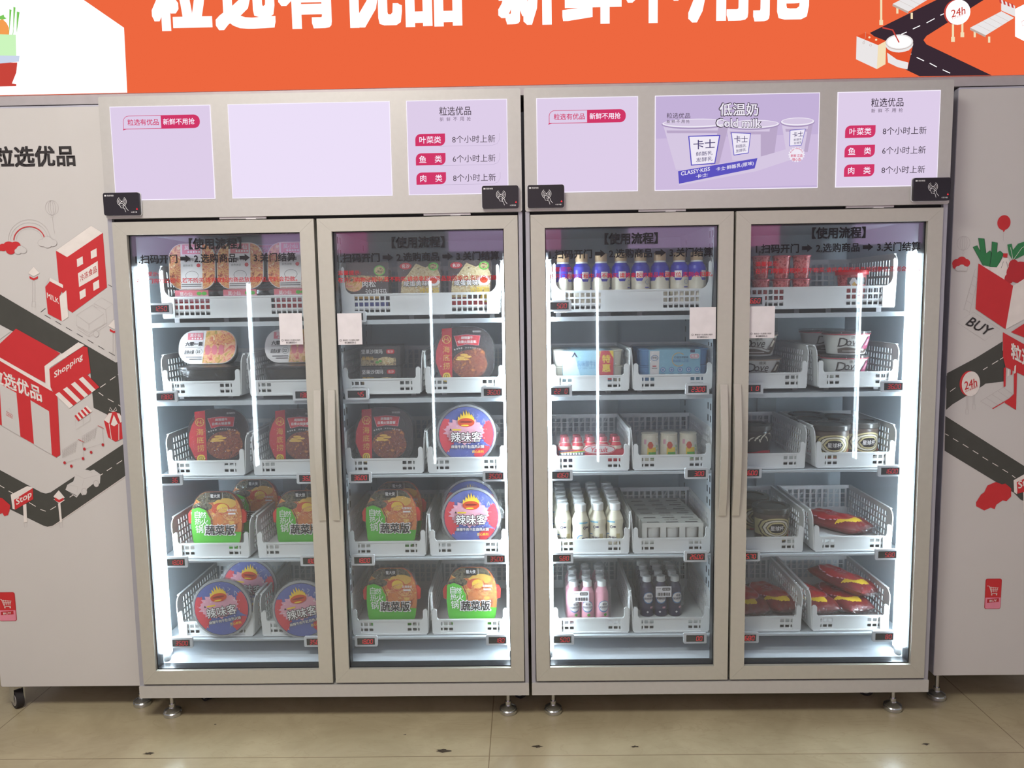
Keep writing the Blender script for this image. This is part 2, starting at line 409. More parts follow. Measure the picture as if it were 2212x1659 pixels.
# ------------------------------------------------------------------ the two vending fridges
ROWZ = (1.290, 1.042, 0.785, 0.512, 0.247)           # underside of the baskets on the five shelves
SEG = {'0': 'abcdef', '1': 'bc', '2': 'abged', '3': 'abgcd', '4': 'fgbc', '5': 'afgcd', '6': 'afgedc', '7': 'abc', '8': 'abcdefg', '9': 'abcdfg', ' ': ''}
def digits(mb, s, cx, cz, h, m):
    """seven-segment figures, right-aligned on four places"""
    w = h*0.52; st = h*0.80; t = h*0.115
    cells = []
    for ch in s:
        if ch == '.': cells[-1] = cells[-1]+'.'
        else: cells.append(ch)
    cells = [' ']*(4-len(cells))+cells
    for i, c in enumerate(cells):
        x = cx+(i-1.5)*st
        def sl(z): return (z-cz)*0.12
        def bar(x0, z0, x1, z1):
            if abs(x1-x0) > abs(z1-z0): P = [(x0, z0), (x0+t/2, z0-t/2), (x1-t/2, z1-t/2), (x1, z1), (x1-t/2, z1+t/2), (x0+t/2, z0+t/2)]
            else: P = [(x0, z0), (x0+t/2, z0+t/2), (x1+t/2, z1-t/2), (x1, z1), (x1-t/2, z1-t/2), (x0-t/2, z0+t/2)]
            mb.poly([(px+sl(pz), pz) for px, pz in P], m, 1)
        L, R, T, B = x-w/2, x+w/2, cz+h/2, cz-h/2
        g = t*0.12
        for k in SEG.get(c[0], ''):
            {'a': lambda: bar(L+g, T, R-g, T), 'b': lambda: bar(R, cz+g, R, T-g), 'c': lambda: bar(R, B+g, R, cz-g), 'd': lambda: bar(L+g, B, R-g, B),
             'e': lambda: bar(L, B+g, L, cz-g), 'f': lambda: bar(L, cz+g, L, T-g), 'g': lambda: bar(L+g, cz, R-g, cz)}[k]()
        if '.' in c: mb.ell(x+st*0.5-t*.2, B, t*0.7, t*0.7, m, 1, 8)
def foot(parent, x, y):
    mb = MB(); mb.lathe([(0.027, 0), (0.0285, 0.004), (0.0285, 0.012), (0.026, 0.015), (0.027, 0.018), (0.022, 0.021), (0.011, 0.026), (0.009, 0.029), (0.009, 0.032)], 'chrome', 20)
    mb.lathe([(0.011, 0.032), (0.011, 0.040)], 'chrome', 6); mb.lathe([(0.0065, 0.040), (0.0065, 0.09)], 'chrome', 10)
    return mb.build('leveling_foot', parent, (x, y, 0))
def caster(parent, x, y):
    mb = MB()
    def disc(r, a, b, m):
        n = 20; V = [(xx, r*math.cos(2*PI*i/n), 0.03+r*math.sin(2*PI*i/n)) for xx in (a, b) for i in range(n)]
        mb.add(V, [(i, (i+1) % n, n+(i+1) % n, n+i) for i in range(n)], m, True); mb.add(V[:n], [tuple(reversed(range(n)))], m); mb.add(V[n:], [tuple(range(n))], m)
    disc(0.03, -0.011, 0.011, 'rubber'); disc(0.021, -0.0125, 0.0125, 'wheel_grey')
    o = mb.build('caster_wheel', parent, (x, y, 0), (0, 0, 0.9))
    f = MB(); f.box(-0.018, -0.014, -0.014, 0.014, 0.026, 0.085, 'chrome'); f.box(0.014, 0.018, -0.014, 0.014, 0.026, 0.085, 'chrome'); f.box(-0.02, 0.02, -0.02, 0.02, 0.08, 0.086, 'chrome')
    f.build('caster_fork', o); return o
def lbox(mb, pts, f, m, lay=1): mb.poly([f(*p) for p in pts], m, lay)
def ptext(mb, s, x0, y0, x1, y1, f, m, lay=2, bold=0.0, shear=0.0):
    """lettering that fills the photo box x0..x1, y0..y1 on the plane of f"""
    mb.quad_text(s, f(x0, y1), f(x1, y1), f(x1, y0), f(x0, y0), m, lay, bold, shear)
def panel_base(mb, x0, x1, m='panel_light'):
    z0, z1 = 1.645, 1.9165; e = 0.0022
    mb.y = 0.0
    mb.box(x0, x1, -0.0012, 0.004, z0, z1, 'panel_edge'); mb.y = -0.0014
    mb.rect(x0+e, z0+e, x1-e, z1-e, m, 1)
def slogan_panel(parent, x0, x1, ox, oy, s):
    mb = MB(); panel_base(mb, x0, x1)
    F = lambda x, y: at(x/s+ox, y/s+oy, 0)
    return mb, F
def clamp_f(ox, oy, s): return lambda x, y: at(x/s+ox, y/s+oy, 0)
def pill(mb, F, x0, y0, x1, y1, xm, sl):
    """speech-bubble slogan: outlined left half, filled right half (sl = rise from left to right)"""
    a = F(x0, y1); b = F(x1, y0); zc = (F((x0+x1)/2, (y0+y1)/2))[1]; h = (a[1]*0+abs(F(x0, y0)[1]-F(x0, y1)[1]))
    z0, z1 = zc-h/2, zc+h/2; xm = F(xm, (y0+y1)/2)[0]; r = h*0.45
    mb.poly(rrect(a[0], z0, b[0], z1, r, 5, (0, r, r, r)), 'panel_pink', 2)
    mb.poly([(a[0]-0.002, z0-0.003), (a[0]+0.016, z0+0.002), (a[0]+0.004, z0+0.012)], 'panel_pink', 2)
    w = 0.0016
    mb.poly(rrect(a[0]+w, z0+w, xm, z1-w, r*0.9, 5, (0, 0, 0, r*0.9)), 'panel_light', 3)
    return a[0], xm, b[0], z0, z1
def bubble(mb, F, x0, y0, x1, y1, xm):
    xa, xm, xb, z0, z1 = pill(mb, F, x0, y0, x1, y1, xm, 0); c = (z0+z1)/2; h = (z1-z0)*0.47
    mb.ctext('粒选有优品', (xa+xm)/2+0.004, c, h, 'panel_pink', 5, 0.012, (xm-xa)*0.82)
    mb.ctext('新鲜不用抢', (xm+xb)/2-0.004, c, h, 'panel_edge', 5, 0.012, (xb-xm)*0.82)
def hours(mb, x0):
    """fresh-stock timetable, x measured from the panel's left edge"""
    mb.text('粒选优品', x0+0.097, 1.872, x0+0.190, 1.897, 'panel_ink', 3, 0.006)
    for i, c in enumerate('新鲜不用抢'): mb.ctext(c, x0+0.1035+0.0198*i, 1.8615, 0.0115, 'panel_ink_grey', 3, 0.0)
    for k, (a, n) in enumerate((('叶菜类', '8'), ('鱼类', '6'), ('肉类', '8'))):
        zc = 1.8035-0.0555*k
        mb.poly(rrect(x0+0.024, zc-0.0175, x0+0.112, zc+0.0175, 0.014, 5, (0, 0.016, 0, 0.016)), 'panel_pink', 2)
        if len(a) == 3: mb.ctext(a, x0+0.068, zc, 0.0205, 'panel_edge', 4, 0.008, 0.07)
        else:
            mb.ctext(a[0], x0+0.0445, zc, 0.0205, 'panel_edge', 4, 0.008); mb.ctext(a[1], x0+0.0905, zc, 0.0205, 'panel_edge', 4, 0.008)
        mb.ctext(n+'个小时上新', x0+0.196, zc, 0.0215, 'panel_ink', 3, 0.0, 0.131)
        if x0 < 0: mb.line([(x0+0.095, zc-0.019), (x0+0.25, zc-0.019), (x0+0.265, zc-0.014), (x0+0.272, zc-0.002), (x0+0.272, zc+0.015)], 0.0007, 'panel_line', 2)
E('ad_mauve', (196, 178, 216), 1.0); E('ad_top', (184, 164, 206), 1.0); E('ad_cup', (214, 200, 226), 1.0); E('ad_shade', (170, 150, 190), 0.95); E('ad_blue', (92, 84, 190), 1.0)
E('ad_white', (240, 234, 246), 1.0); E('ad_ink', (70, 60, 110), 1.0); E('ad_grey', (186, 168, 200), 1.0); E('ad_floor', (206, 188, 222), 1.0)
def advert(mb, F):
    L = lambda pts, m, lay=2: lbox(mb, pts, F, m, lay)
    L([(1417, 210), (1769, 202), (1767, 290), (1417, 300)], 'ad_mauve', 2)
    L([(1417, 300), (1767, 290), (1764, 400), (1417, 410)], 'ad_floor', 2)
    for (a, b, c, d, yt, yb, lay) in ((1686, 1754, 1696, 1742, 266, 330, 4), (1566, 1678, 1580, 1668, 272, 348, 5), (1430, 1572, 1458, 1548, 270, 368, 6)):
        h = (b-a)
        L([(a, yt), (b, yt), (d, yb), (c, yb)], 'ad_cup', lay*4); L([(b-h*.16, yt+8), (b, yt), (d, yb), (d-h*.12, yb)], 'ad_grey', lay*4+1)
        L([(a+8, yt+14), (b-8, yt+14), (b-9, yt+20), (a+9, yt+20)], 'ad_grey', lay*4+1)
        x0, z1 = F(a-3, yt-8); x1, z0 = F(b+3, yt+8)
        mb.ell((x0+x1)/2, (z0+z1)/2, (x1-x0)/2, (z1-z0)/2+.002, 'ad_shade', lay*4+2); mb.ell((x0+x1)/2, (z0+z1)/2+.002, (x1-x0)/2-.002, (z1-z0)/2, 'ad_white', lay*4+3); mb.ell((x0+x1)/2, (z0+z1)/2+.003, (x1-x0)/2-.006, (z1-z0)/2-.003, 'ad_cup', lay*4+3.5)
    def lab(q, lay, t1):
        (ax, ay), (bx, by), (cx, cy), (dx, dy) = q
        mx, my = sum(p[0] for p in q)/4, sum(p[1] for p in q)/4
        L(q, 'ad_blue', lay); L([(mx+(x-mx)*.92, my+(y-my)*.93) for x, y in q], 'ad_white', lay+.5)
        w = (bx-ax)
        mb.quad_text('卡士', F(ax+w*.16, ay+(dy-ay)*.46), F(bx-w*.16, by+(cy-by)*.46), F(bx-w*.16, by+(cy-by)*.14), F(ax+w*.16, ay+(dy-ay)*.14), 'ad_ink', lay+1, 0.01)
        for k, t in enumerate(('鲜酪乳', '发酵乳')):
            f0 = .54+.20*k; f1 = f0+.15
            mb.quad_text(t, F(ax+w*.24, ay+(dy-ay)*f1), F(bx-w*.24, by+(cy-by)*f1), F(bx-w*.24, by+(cy-by)*f0), F(ax+w*.24, ay+(dy-ay)*f0), 'ad_ink', lay+1)
    lab([(1484, 296), (1553, 294), (1542, 356), (1490, 360)], 30, 1); lab([(1576, 288), (1619, 290), (1614, 333), (1582, 338)], 26, 1); lab([(1703, 283), (1737, 280), (1728, 316), (1702, 318)], 22, 1)
    L([(1640, 290), (1668, 285), (1660, 335), (1640, 340)], 'ad_grey', 26)
    L([(1462, 370), (1632, 343), (1710, 320), (1712, 345), (1630, 372), (1464, 403)], 'ad_cup', 33)
    L([(1462, 372), (1632, 344), (1626, 366), (1464, 399)], 'ad_blue', 34)
    mb.quad_text('CLASSY·KISS', F(1468, 382), F(1530, 371), F(1530, 363), F(1468, 373), 'ad_white', 35, 0.02); mb.quad_text('卡士', F(1500, 388), F(1526, 383), F(1526, 375), F(1500, 380), 'ad_white', 35, 0.02)
    mb.quad_text('卡士·鲜酪乳(原味)', F(1543, 374), F(1624, 360), F(1624, 350), F(1543, 364), 'ad_white', 35, 0.01)
    x, z = F(1715, 337)
    mb.poly([(x+(.0225+.0022*math.cos(18*a))*math.cos(a), z+(.020+.0022*math.cos(18*a))*math.sin(a)) for a in [2*PI*i/90 for i in range(90)]], 'ad_white', 40)
    mb.ctext('新鲜 正品', x, z-.003, 0.008, 'panel_pink', 42, 0.015, .034); mb.ctext('随心选', x, z-.0135, 0.008, 'panel_pink', 42, 0.015)
    word = 'Fresh Authentic'
    for i, c in enumerate(word):
        if c == ' ': continue
        a = math.radians(158-136*i/(len(word)-1)); px, pz = x+.0165*math.cos(a), z+.0155*math.sin(a); ux, uz = math.sin(a), -math.cos(a); vx, vz = math.cos(a), math.sin(a); h = .0028 if c in 'resuenic' else .0036; w = .0015 if c not in 'il' else .0006
        b = (px-ux*w, pz-uz*w)
        mb.quad_text(c, (px-ux*w, pz-uz*w), (px+ux*w, pz+uz*w), (px+ux*w+vx*h, pz+uz*w+vz*h), (px-ux*w+vx*h, pz-uz*w+vz*h), 'panel_pink', 42)
    for t, (x0, y0, x1, y1) in (('低温奶', (1548, 226, 1634, 256)), ('Cold milk', (1541, 259, 1640, 280))):
        ptext(mb, t, x0, y0, x1, y1, F, 'panel_ink', 44, 0.05); ptext(mb, t, x0+1.6, y0+1.6, x1-1.6, y1-1.6, F, 'ad_white', 45, 0.018)
    ptext(mb, '粒选优品', 1437, 248, 1487, 260, F, 'panel_ink', 44, 0.0)
    for i, c in enumerate('新鲜不用抢'): ptext(mb, c, 1437+10.4*i, 263, 1444+10.4*i, 270, F, 'panel_ink', 44)

def make_door(parent, a0, a1, g0, g1, hx, title_px, stick, number, kind):
    z0, z1, gz0, gz1 = 0.131, 1.582, 0.1755, 1.5435
    mb = MB(); g = 0.0003
    for P in ([(a0, z1), (a1, z1), (g1, gz1), (g0, gz1)], [(a0, z0), (g0, gz0), (g1, gz0), (a1, z0)], [(a0, z0+g), (a0, z1-g), (g0, gz1-g), (g0, gz0+g)], [(a1, z0+g), (g1, gz0+g), (g1, gz1-g), (a1, z1-g)]):
        mb.prism(P, 0.0, 0.046, 'frame_metal')
    for x0, x1, q0, q1 in ((g0, g0+.0025, gz0, gz1), (g1-.0025, g1, gz0, gz1), (g0, g1, gz0, gz0+.0025), (g0, g1, gz1-.0025, gz1)):
        mb.box(x0, x1, 0.0125, 0.0505, q0, q1, 'gasket')
    door = mb.build('door', parent)
    p = MB(); p.box(g0+.001, g1-.001, 0.0125, 0.0155, gz0+.001, gz1-.001, 'glass_fog_lift'); p.box(g0+.001, g1-.001, 0.034, 0.037, gz0+.001, gz1-.001, 'glass'); p.build('glass_pane', door)
    h = MB(); n = 16; zt, zb = 1.068, 0.662
    prof = []
    for i in range(n+1):
        t = i/n; prof.append((-0.006-0.020*math.sin(PI*t), zt+(zb-zt)*t))
    for i in range(n):
        (ya, za), (yb, zb_) = prof[i], prof[i+1]
        w = 0.0108
        V = [(x, y+d, z) for x in (hx-w, hx+w) for (y, z) in ((ya, za), (yb, zb_)) for d in (0, 0.007)]
        h.add(V, [(0, 2, 6, 4), (1, 5, 7, 3), (0, 1, 3, 2), (4, 6, 7, 5)] + ([(0, 4, 5, 1)] if i == 0 else []) + ([(2, 3, 7, 6)] if i == n-1 else []), 'frame_metal')
    h.build('handle', door)
    L = MB(); L.y = 0.0122; cx, cz = at(title_px[0], title_px[1], 0.012)
    L.ctext('【使用流程】', cx, cz, 0.034, 'decal_black', 1, 0.03, 0.171)
    zc = cz-0.0435; k = .94
    for t, a, b in (('1.扫码开门', -.2605, -.1245), ('2.选购商品', -.0705, .0665), ('3.关门结算', .1215, .2575)): L.text(t, cx+a*k, zc-.0135, cx+b*k, zc+.0135, 'decal_black', 1, 0.022)
    for a in (-.115, .0765):
        a *= k
        L.poly([(cx+a, zc-.0055), (cx+a+.016, zc-.0055), (cx+a+.016, zc-.0115), (cx+a+.031, zc), (cx+a+.016, zc+.0115), (cx+a+.016, zc+.0055), (cx+a, zc+.0055)], 'decal_black', 1)
    L.build('lettering', door)
    L = MB(); L.y = 0.0122
    L.text('温馨提示:', cx-.2605*k, zc-.051, cx-.187*k, zc-.0375, 'decal_red', 1, 0.008)
    L.text('在开门购物过程中,若不购买,请将拿起的商品放回原位,否则会扣款。', cx-.2605*k, zc-.0735, cx+.2595*k, zc-.0575, 'decal_red', 1, 0.012)
    L.build('notice_lettering', door)
    S = MB(); S.y = 0.0115
    (sx0, sz1), (sx1, sz0) = at(stick[0], stick[1], 0.0115), at(stick[2], stick[3], 0.0115)
    S.box(sx0, sx1, 0.0117, 0.0124, sz0, sz1, 'paper'); w = sx1-sx0; S.y = 0.0114
    S.ctext('微信扫一扫,使用小程序', (sx0+sx1)/2+.003, sz0+.0135, 0.0052, 'decal_black', 1, 0.0, w*.68); S.ctext(number, (sx0+sx1)/2, sz0+.0062, 0.0052, 'decal_black', 1, 0.015, w*.5)
    S.ring(sx0+w*.11, sz0+.0135, 0.0026, 0.0008, 'decal_black', 1, n=14)
    S.build('sticker', door)
    return door

def make_fridge(label, x0, x1, part, doors, tubes, tags, panels, feet, casters):
    r = thing('vending_fridge', label, 'fridge', ((x0+x1)/2, 0, 0)); ox = (x0+x1)/2
    inv = Matrix.Translation((-ox, 0, 0))
    def B(): m = MB(); m.T = inv; return m
    m = B()
    yb = 0.66; yf = 0.054
    m.box(x0, x0+.034, yf, yb, .125, 1.60, 'body_grey'); m.box(x1-.034, x1, yf, yb, .125, 1.60, 'body_grey')
    m.box(x0+.034, x0+.04, yf, yb-.03, .18, 1.56, 'liner'); m.box(x1-.04, x1-.034, yf, yb-.03, .18, 1.56, 'liner')
    m.box(x0+.034, x1-.034, yb-.03, yb, .125, 1.60, 'liner'); m.box(x0+.034, x1-.034, yf, yb-.03, 1.556, 1.60, 'liner'); m.box(x0+.034, x1-.034, .09, yb-.03, .125, .186, 'liner_white')
    # sloping white sill and white front edges of the liner
    m.add([(x0+.034, yf, .125), (x1-.034, yf, .125), (x1-.034, yf, .171), (x0+.034, yf, .171), (x0+.034, .09, .186), (x1-.034, .09, .186)], [(0, 1, 2, 3), (3, 2, 5, 4)], 'liner_white')
    for a, b in ((x0, doors[0][0]-.0025), (doors[1][1]+.0025, x1)): m.box(a, b, .006, yf, .1245, 1.592, 'body_grey')
    p0, p1 = part
    m.box(p0, p1, yf, yb-.03, .186, 1.556, 'liner')
    m.box(p0-.002, p1+.002, yf-.0025, yf+.012, .172, 1.556, 'liner_white')
    m.box(x0+.034, x0+.047, yf-.0025, yf+.01, .172, 1.556, 'liner_white'); m.box(x1-.047, x1-.034, yf-.0025, yf+.01, .172, 1.556, 'liner_white')
    # slotted standards on the partition, air duct on the back wall
    for xs, d in ((p0, -1), (p1, 1)):
        for k in range(34):
            for yy in (.12, .155, .52): m.box(*sorted((xs, xs+d*.0008)), yy, yy+.011, .23+.039*k, .251+.039*k, 'slot')
    for c in ((x0+.04+p0)/2, (p1+x1-.04)/2): m.box(c-.035, c+.035, yb-.05, yb-.03, .2, 1.5, 'shelf_plastic')
    m.box(x0+.01, x1-.01, .02, .06, 1.5815, 1.60, 'gap_shade')  # black block stands in for the shade in the recess above the doors
    m.build('body', r)
    m = B(); m.box(x0, x1, 0.0, .66, 1.592, 1.946, 'header_metal', .004)
    for c in (doors[0], doors[1]):
        xm = (c[0]+c[1])/2
        m.box(xm+.02, xm+.16, .004, .012, 1.5855, 1.592, 'rail_grey'); m.box(xm+.1, xm+.13, .002, .01, 1.5845, 1.587, 'paper')
    m.build('header', r)
    m = B(); m.box(x0, x1, 0.0, .66, .0845, .1245, 'header_metal', .001); m.build('plinth', r)
    for fn in panels: fn(r, B)
    for d in doors:
        o = make_door(r, *d); o.location = (-ox, 0, 0)
    for tx in tubes:
        m = B(); m.tube((tx, .074, .205), (tx, .074, 1.452), .0165, 'led_tube', 14); o = m.build('light_tube', r)
        m = B(); m.tube((tx, .074, .18), (tx, .074, .205), .0115, 'tube_cap'); m.tube((tx, .074, 1.452), (tx, .074, 1.475), .0115, 'tube_cap'); m.box(tx-.008, tx+.008, .084, .1, .18, 1.475, 'tube_cap'); m.build('tube_holder', o)
    for i, (a, b) in enumerate(((x0+.04, p0), (p1, x1-.04))):
        for z in ROWZ:
            m = B(); d = .0145 if z > 1 else .005
            m.box(a+.004, b-.004, .083 if z > 1 else .108, .60, z-d-.0115, z-d, 'shelf_plastic')
            if z > 1: m.box(a+.002, b-.002, .077, .083, z-.027, z-.013, 'shelf_plastic')
            else: m.box(a+.002, b-.002, .077, .108, z-.008, z-.002, 'shelf_plastic')
            for c in ((a+b)/2-.21, (a+b)/2-.05, (a+b)/2+.05, (a+b)/2+.21): m.box(c-.008, c+.008, .16, .55, z-d, z, 'rail_grey')
            m.build('shelf', r)
    for (x, z, s) in tags:
        m = B(); m.box(x-.037, x+.037, .066, .0745, z-.0175, z+.0175, 'tag_white', .003); m.y = .0655; m.rect(x-.0285, z-.0112, x+.0285, z+.0112, 'screen_black', 0.5)
        m.rect(x-.0315, z-.0140, x+.0315, z+.0140, 'tag_white', -.3)
        o = m.build('price_display', r)
        m = B(); m.y = .0645; digits(m, s, x+.002, z, .0135, 'digit_red')
        if m.v: m.build('digits', o)
    for x in feet: o = foot(r, x-ox, .052); foot(r, x-ox, .58)
    for x in casters: caster(r, x-ox, .15)
    return r
def P_slogan(x0, x1, c, box):
    def fn(r, B):
        m = B(); panel_base(m, x0, x1); bubble(m, clamp_f(*c), *box); m.build('light_panel', r)
    return fn
def P_blank(x0, x1):
    def fn(r, B): m = B(); panel_base(m, x0, x1, 'panel_blank'); m.build('light_panel', r)
    return fn
def P_hours(x0, x1):
    def fn(r, B): m = B(); panel_base(m, x0, x1); hours(m, x0); m.build('light_panel', r)
    return fn
def P_ad(x0, x1):
    def fn(r, B): m = B(); panel_base(m, x0, x1, 'ad_mauve'); advert(m, lambda x, y: at(x, y, 0)); m.build('light_panel', r)
    return fn
def TG(x, zs, ss): return [(x, z, s) for z, s in zip(zs, ss) if s is not None]
ZT = (1.318, 1.046, .779, .509, .238)
make_fridge('left vending fridge with a blank white lit panel in the middle of its header', -1.25, -.0057, (-.622, -.588),
    [(-1.2342, -.6281, -1.1925, -.671, -.6375, (464.6, 526), (602, 677, 655, 744), '81280553-1', 0), (-.619, -.0198, -.5755, -.0615, -.5945, (903, 523), (728, 677, 783, 744), '81280553-2', 1)],
    (-1.188, -.0565),
    TG(-1.136, (1.322,)+ZT[1:], ('12.50', '13.80', '36', '18.00', '35.00')) + TG(-.697, ZT, (None, '13.80', '36.00', '18.00', '35.00'))
    + TG(-.532, (1.288,)+ZT[1:], (' ', '4.5', '36.00', '18.00', '18.00')) + TG(-.1055, ZT, (None, '36.00', '35.00', '35.00', '18.0')),
    [P_slogan(-1.217, -.918, (0, 0, 2.989), (800, 745, 1290, 832, 1042)), P_blank(-.867, -.389), P_hours(-.341, -.045)], (-1.172, -.074), (-1.10, -.035))
make_fridge('right vending fridge with a cold milk advert in the middle of its header', .0036, 1.25, (.588, .622),
    [(.0184, .62, .061, .577, .5955, (1363.5, 515), (1490, 664, 1546, 732), '81280552-1', 0), (.6277, 1.2346, .6715, 1.191, .6365, (1812, 502.8), (1618, 662, 1673, 730), '81280552-2', 1)],
    (.0605, 1.186),
    TG(.105, (1.311,)+ZT[1:], ('5.00', '22 0', '10.60', '5.80', '5.00')) + TG(.532, ZT, (None, '23.00', '3.00', '26.00', '00'))
    + TG(.699, (1.317,)+ZT[1:], ('6.60', '1. 0', '6.00', '5.70', '6.80')) + TG(1.137, ZT, (None, '36.00', '16.00', '5.80', '80')),
    [P_slogan(.040, .337, (740, 0, 2.989), (1332, 710, 1828, 795, 1578)), P_ad(.386, .864), P_hours(.915, 1.212)], (.072, 1.165), (1.12,))

# ------------------------------------------------------------------ baskets
def grid_wall(mb, us, vs, solid, f, m):
    """perforated sheet: cells of us x vs where solid(i, j); f(u, v, t) places it, t = 0 outside, 1 inside"""
    nu, nv = len(us)-1, len(vs)-1
    ok = lambda i, j: 0 <= i < nu and 0 <= j < nv and solid(i, j)
    V = [f(u, v, t) for t in (0, 1) for v in vs for u in us]; k = lambda i, j, t: t*(nu+1)*(nv+1)+j*(nu+1)+i
    F = []
    for i in range(nu):
        for j in range(nv):
            if not ok(i, j): continue
            F += [(k(i, j, 0), k(i+1, j, 0), k(i+1, j+1, 0), k(i, j+1, 0)), (k(i, j, 1), k(i, j+1, 1), k(i+1, j+1, 1), k(i+1, j, 1))]
            if not ok(i-1, j): F.append((k(i, j, 0), k(i, j+1, 0), k(i, j+1, 1), k(i, j, 1)))
            if not ok(i+1, j): F.append((k(i+1, j, 0), k(i+1, j, 1), k(i+1, j+1, 1), k(i+1, j+1, 0)))
            if not ok(i, j-1): F.append((k(i, j, 0), k(i, j, 1), k(i+1, j, 1), k(i+1, j, 0)))
            if not ok(i, j+1): F.append((k(i, j+1, 0), k(i+1, j+1, 0), k(i+1, j+1, 1), k(i, j+1, 1)))
    mb.add(V, F, m)
def marks(a, b, n, hole):
    """a .. b cut into n holes with even bars between: list of coordinates (bar, hole, bar, ...)"""
    bar = (b-a-n*hole)/(n+1); P = [a]
    for i in range(n): P += [P[-1]+bar, P[-1]+bar+hole]
    return P+[b]
def make_basket(w, hf, hs, wide):
    def mk():
        mb = MB(); M = 'basket_white'; L = 0.345; t = 0.0028; tp = 0.012      # walls lean out a little
        lean = lambda v: tp*(v/hs)
        hw = w/2
        # front panel with a block of holes near each end
        nx, nz, hx, hz = (8, 3, .0125, .0125) if wide else (3, 2, .0125, .0105)
        blk = nx*.0173 if not wide else nx*.0168; e = hw-.016
        left = marks(-e, -e+blk+.004, nx, hx); right = marks(e-blk-.004, e, nx, hx)
        us = left[:]+right; us = [-hw+.003]+us+[hw-.003]; vs = marks(.004, hf, nz, hz)
        holes = set(range(2, 2+2*nx, 2)) | set(range(2*nx+4, 4*nx+4, 2))
        grid_wall(mb, us, vs, lambda i, j: not (j % 2 == 1 and i in holes), lambda u, v, q: (u, -lean(v)*.3+q*t, v), M)
        mb.box(-hw+.001, hw-.001, -.0035, .004, hf-.0025, hf+.0022, M, .001)            # rolled top edge
        mb.box(-hw+.004, hw-.004, -.006, L, 0, .004, M); mb.box(-hw+.002, hw-.002, .003, L, .0185, .0225, M)      # lip below, floor above it
        for sx in (-1, 1):       # corner posts with a rounded fillet down to the front edge
            pw = .016 if not wide else .010; r = .012 if not wide else .03; hp = hf+.038 if not wide else hs-.012
            P = [(hw-.001, .004), (hw-.001, hp-.006), (hw-.006, hp)] + ([(hw-pw+.004, hp)] if not wide else []) + [(hw-pw, hp-.005)]
            P += [(hw-pw-r+r*math.cos(a), hf+r-r*math.sin(a)) for a in [PI/2*i/6 for i in range(7)]] + [(hw-pw-r, .004)]
            mb.prism([(sx*x, z) for x, z in (P if sx < 0 else P)], -.0042, .0035, M)
            # side wall: lattice, closed front end with a rounded top corner
            yy = marks(.034, L-.004, 15, .0125); zz = marks(.010, hs-.010, 5, (hs-.02)*.135)
            dec = lambda i, j: not (i % 2 == 1 and j % 2 == 1)
            fs = lambda u, v, q: (sx*(hw+lean(v)*.5-q*t), u, v)
            grid_wall(mb, yy, zz, dec, fs, M)
            for a, b, c, d in ((.034, L, .004, .010), (.034, L, hs-.010, hs)): grid_wall(mb, [a, b], [c, d], lambda i, j: True, fs, M)
            R = .03; Q = [(.034, .004), (.034, hs)] + [(.0+R-R*math.sin(a)+.0, hs-R+R*math.cos(a)) for a in [PI/2*i/6 for i in range(7)]] + [(0.0, .004)]
            V = [fs(y, z, q) for q in (0, 1) for y, z in Q]; n = len(Q)
            mb.add(V, [tuple(range(n)), tuple(range(2*n-1, n-1, -1))] + [(i, (i+1) % n, n+(i+1) % n, n+i) for i in range(n)], M)
            # rolled rim along the top
            mb.prism([(sx*(hw+.0045), hs-.003), (sx*(hw+.0095), hs-.003), (sx*(hw+.0095), hs+.0015), (sx*(hw+.0015), hs+.0015)], R*.7, L, M)
        xs = marks(-hw+.004, hw-.004, 11 if not wide else 22, .0145); zz = marks(.05, hs-.012, 4, .0145) if not wide else marks(.03, hs-.012, 6, .0145)
        fb = lambda u, v, q: (u, L+lean(v)*.3-q*t, v)
        rnd = random.Random(3)
        dec = lambda i, j: not (i % 2 == 1 and j % 2 == 1)
        grid_wall(mb, xs, zz, dec, fb, M); grid_wall(mb, [-hw, hw], [.004, zz[0]], lambda i, j: True, fb, M); grid_wall(mb, [-hw-.004, hw+.004], [zz[-1], hs], lambda i, j: True, fb, M)
        if not wide:             # slanted ribs across the lattice
            for k in range(0, 5):
                a = xs[1]+.0405*k
                mb.add([fb(a, zz[0]+.002, -1), fb(a+.004, zz[0]+.002, -1), fb(min(xs[-2], a+.044), zz[-1]-.001, -1), fb(min(xs[-2], a+.040), zz[-1]-.001, -1)], [(0, 1, 2, 3)], M)
        return tag(mb.build('basket'), cat='basket')
    return mk
BX = {1: -1.031, 2: -.755, 3: -.457, 4: -.195, 5: .200, 6: .460, 7: .757, 8: 1.039}
DOOR = {1: 'leftmost', 2: 'leftmost', 3: 'second', 4: 'second', 5: 'third', 6: 'third', 7: 'rightmost', 8: 'rightmost'}
SHELF = ('top', 'second', 'third', 'fourth', 'bottom')
YB = 0.098                                            # front of every basket
for d, x in ((1, -.895), (3, -.327), (5, .333), (7, .9)):
    put('wide_basket', make_basket(.495, .066, .165, True), 'wide white lattice basket on the top shelf behind the %s glass door' % DOOR[d], (x, YB, ROWZ[0]), group='wide top-shelf baskets')
for r in range(1, 5):
    for d, x in BX.items():
        put('basket', make_basket(.248, .047, .132, False), 'white basket, %s of the two on the %s shelf behind the %s glass door' % (('left', 'right')[(d+1) % 2], SHELF[r], DOOR[d]), (x, YB, ROWZ[r]), group='white shelf baskets')
BF = 0.0225                                           # thickness of a basket's base
def spot(x, row, y, dz=0): return (x, YB+y, ROWZ[row]+BF+dz)

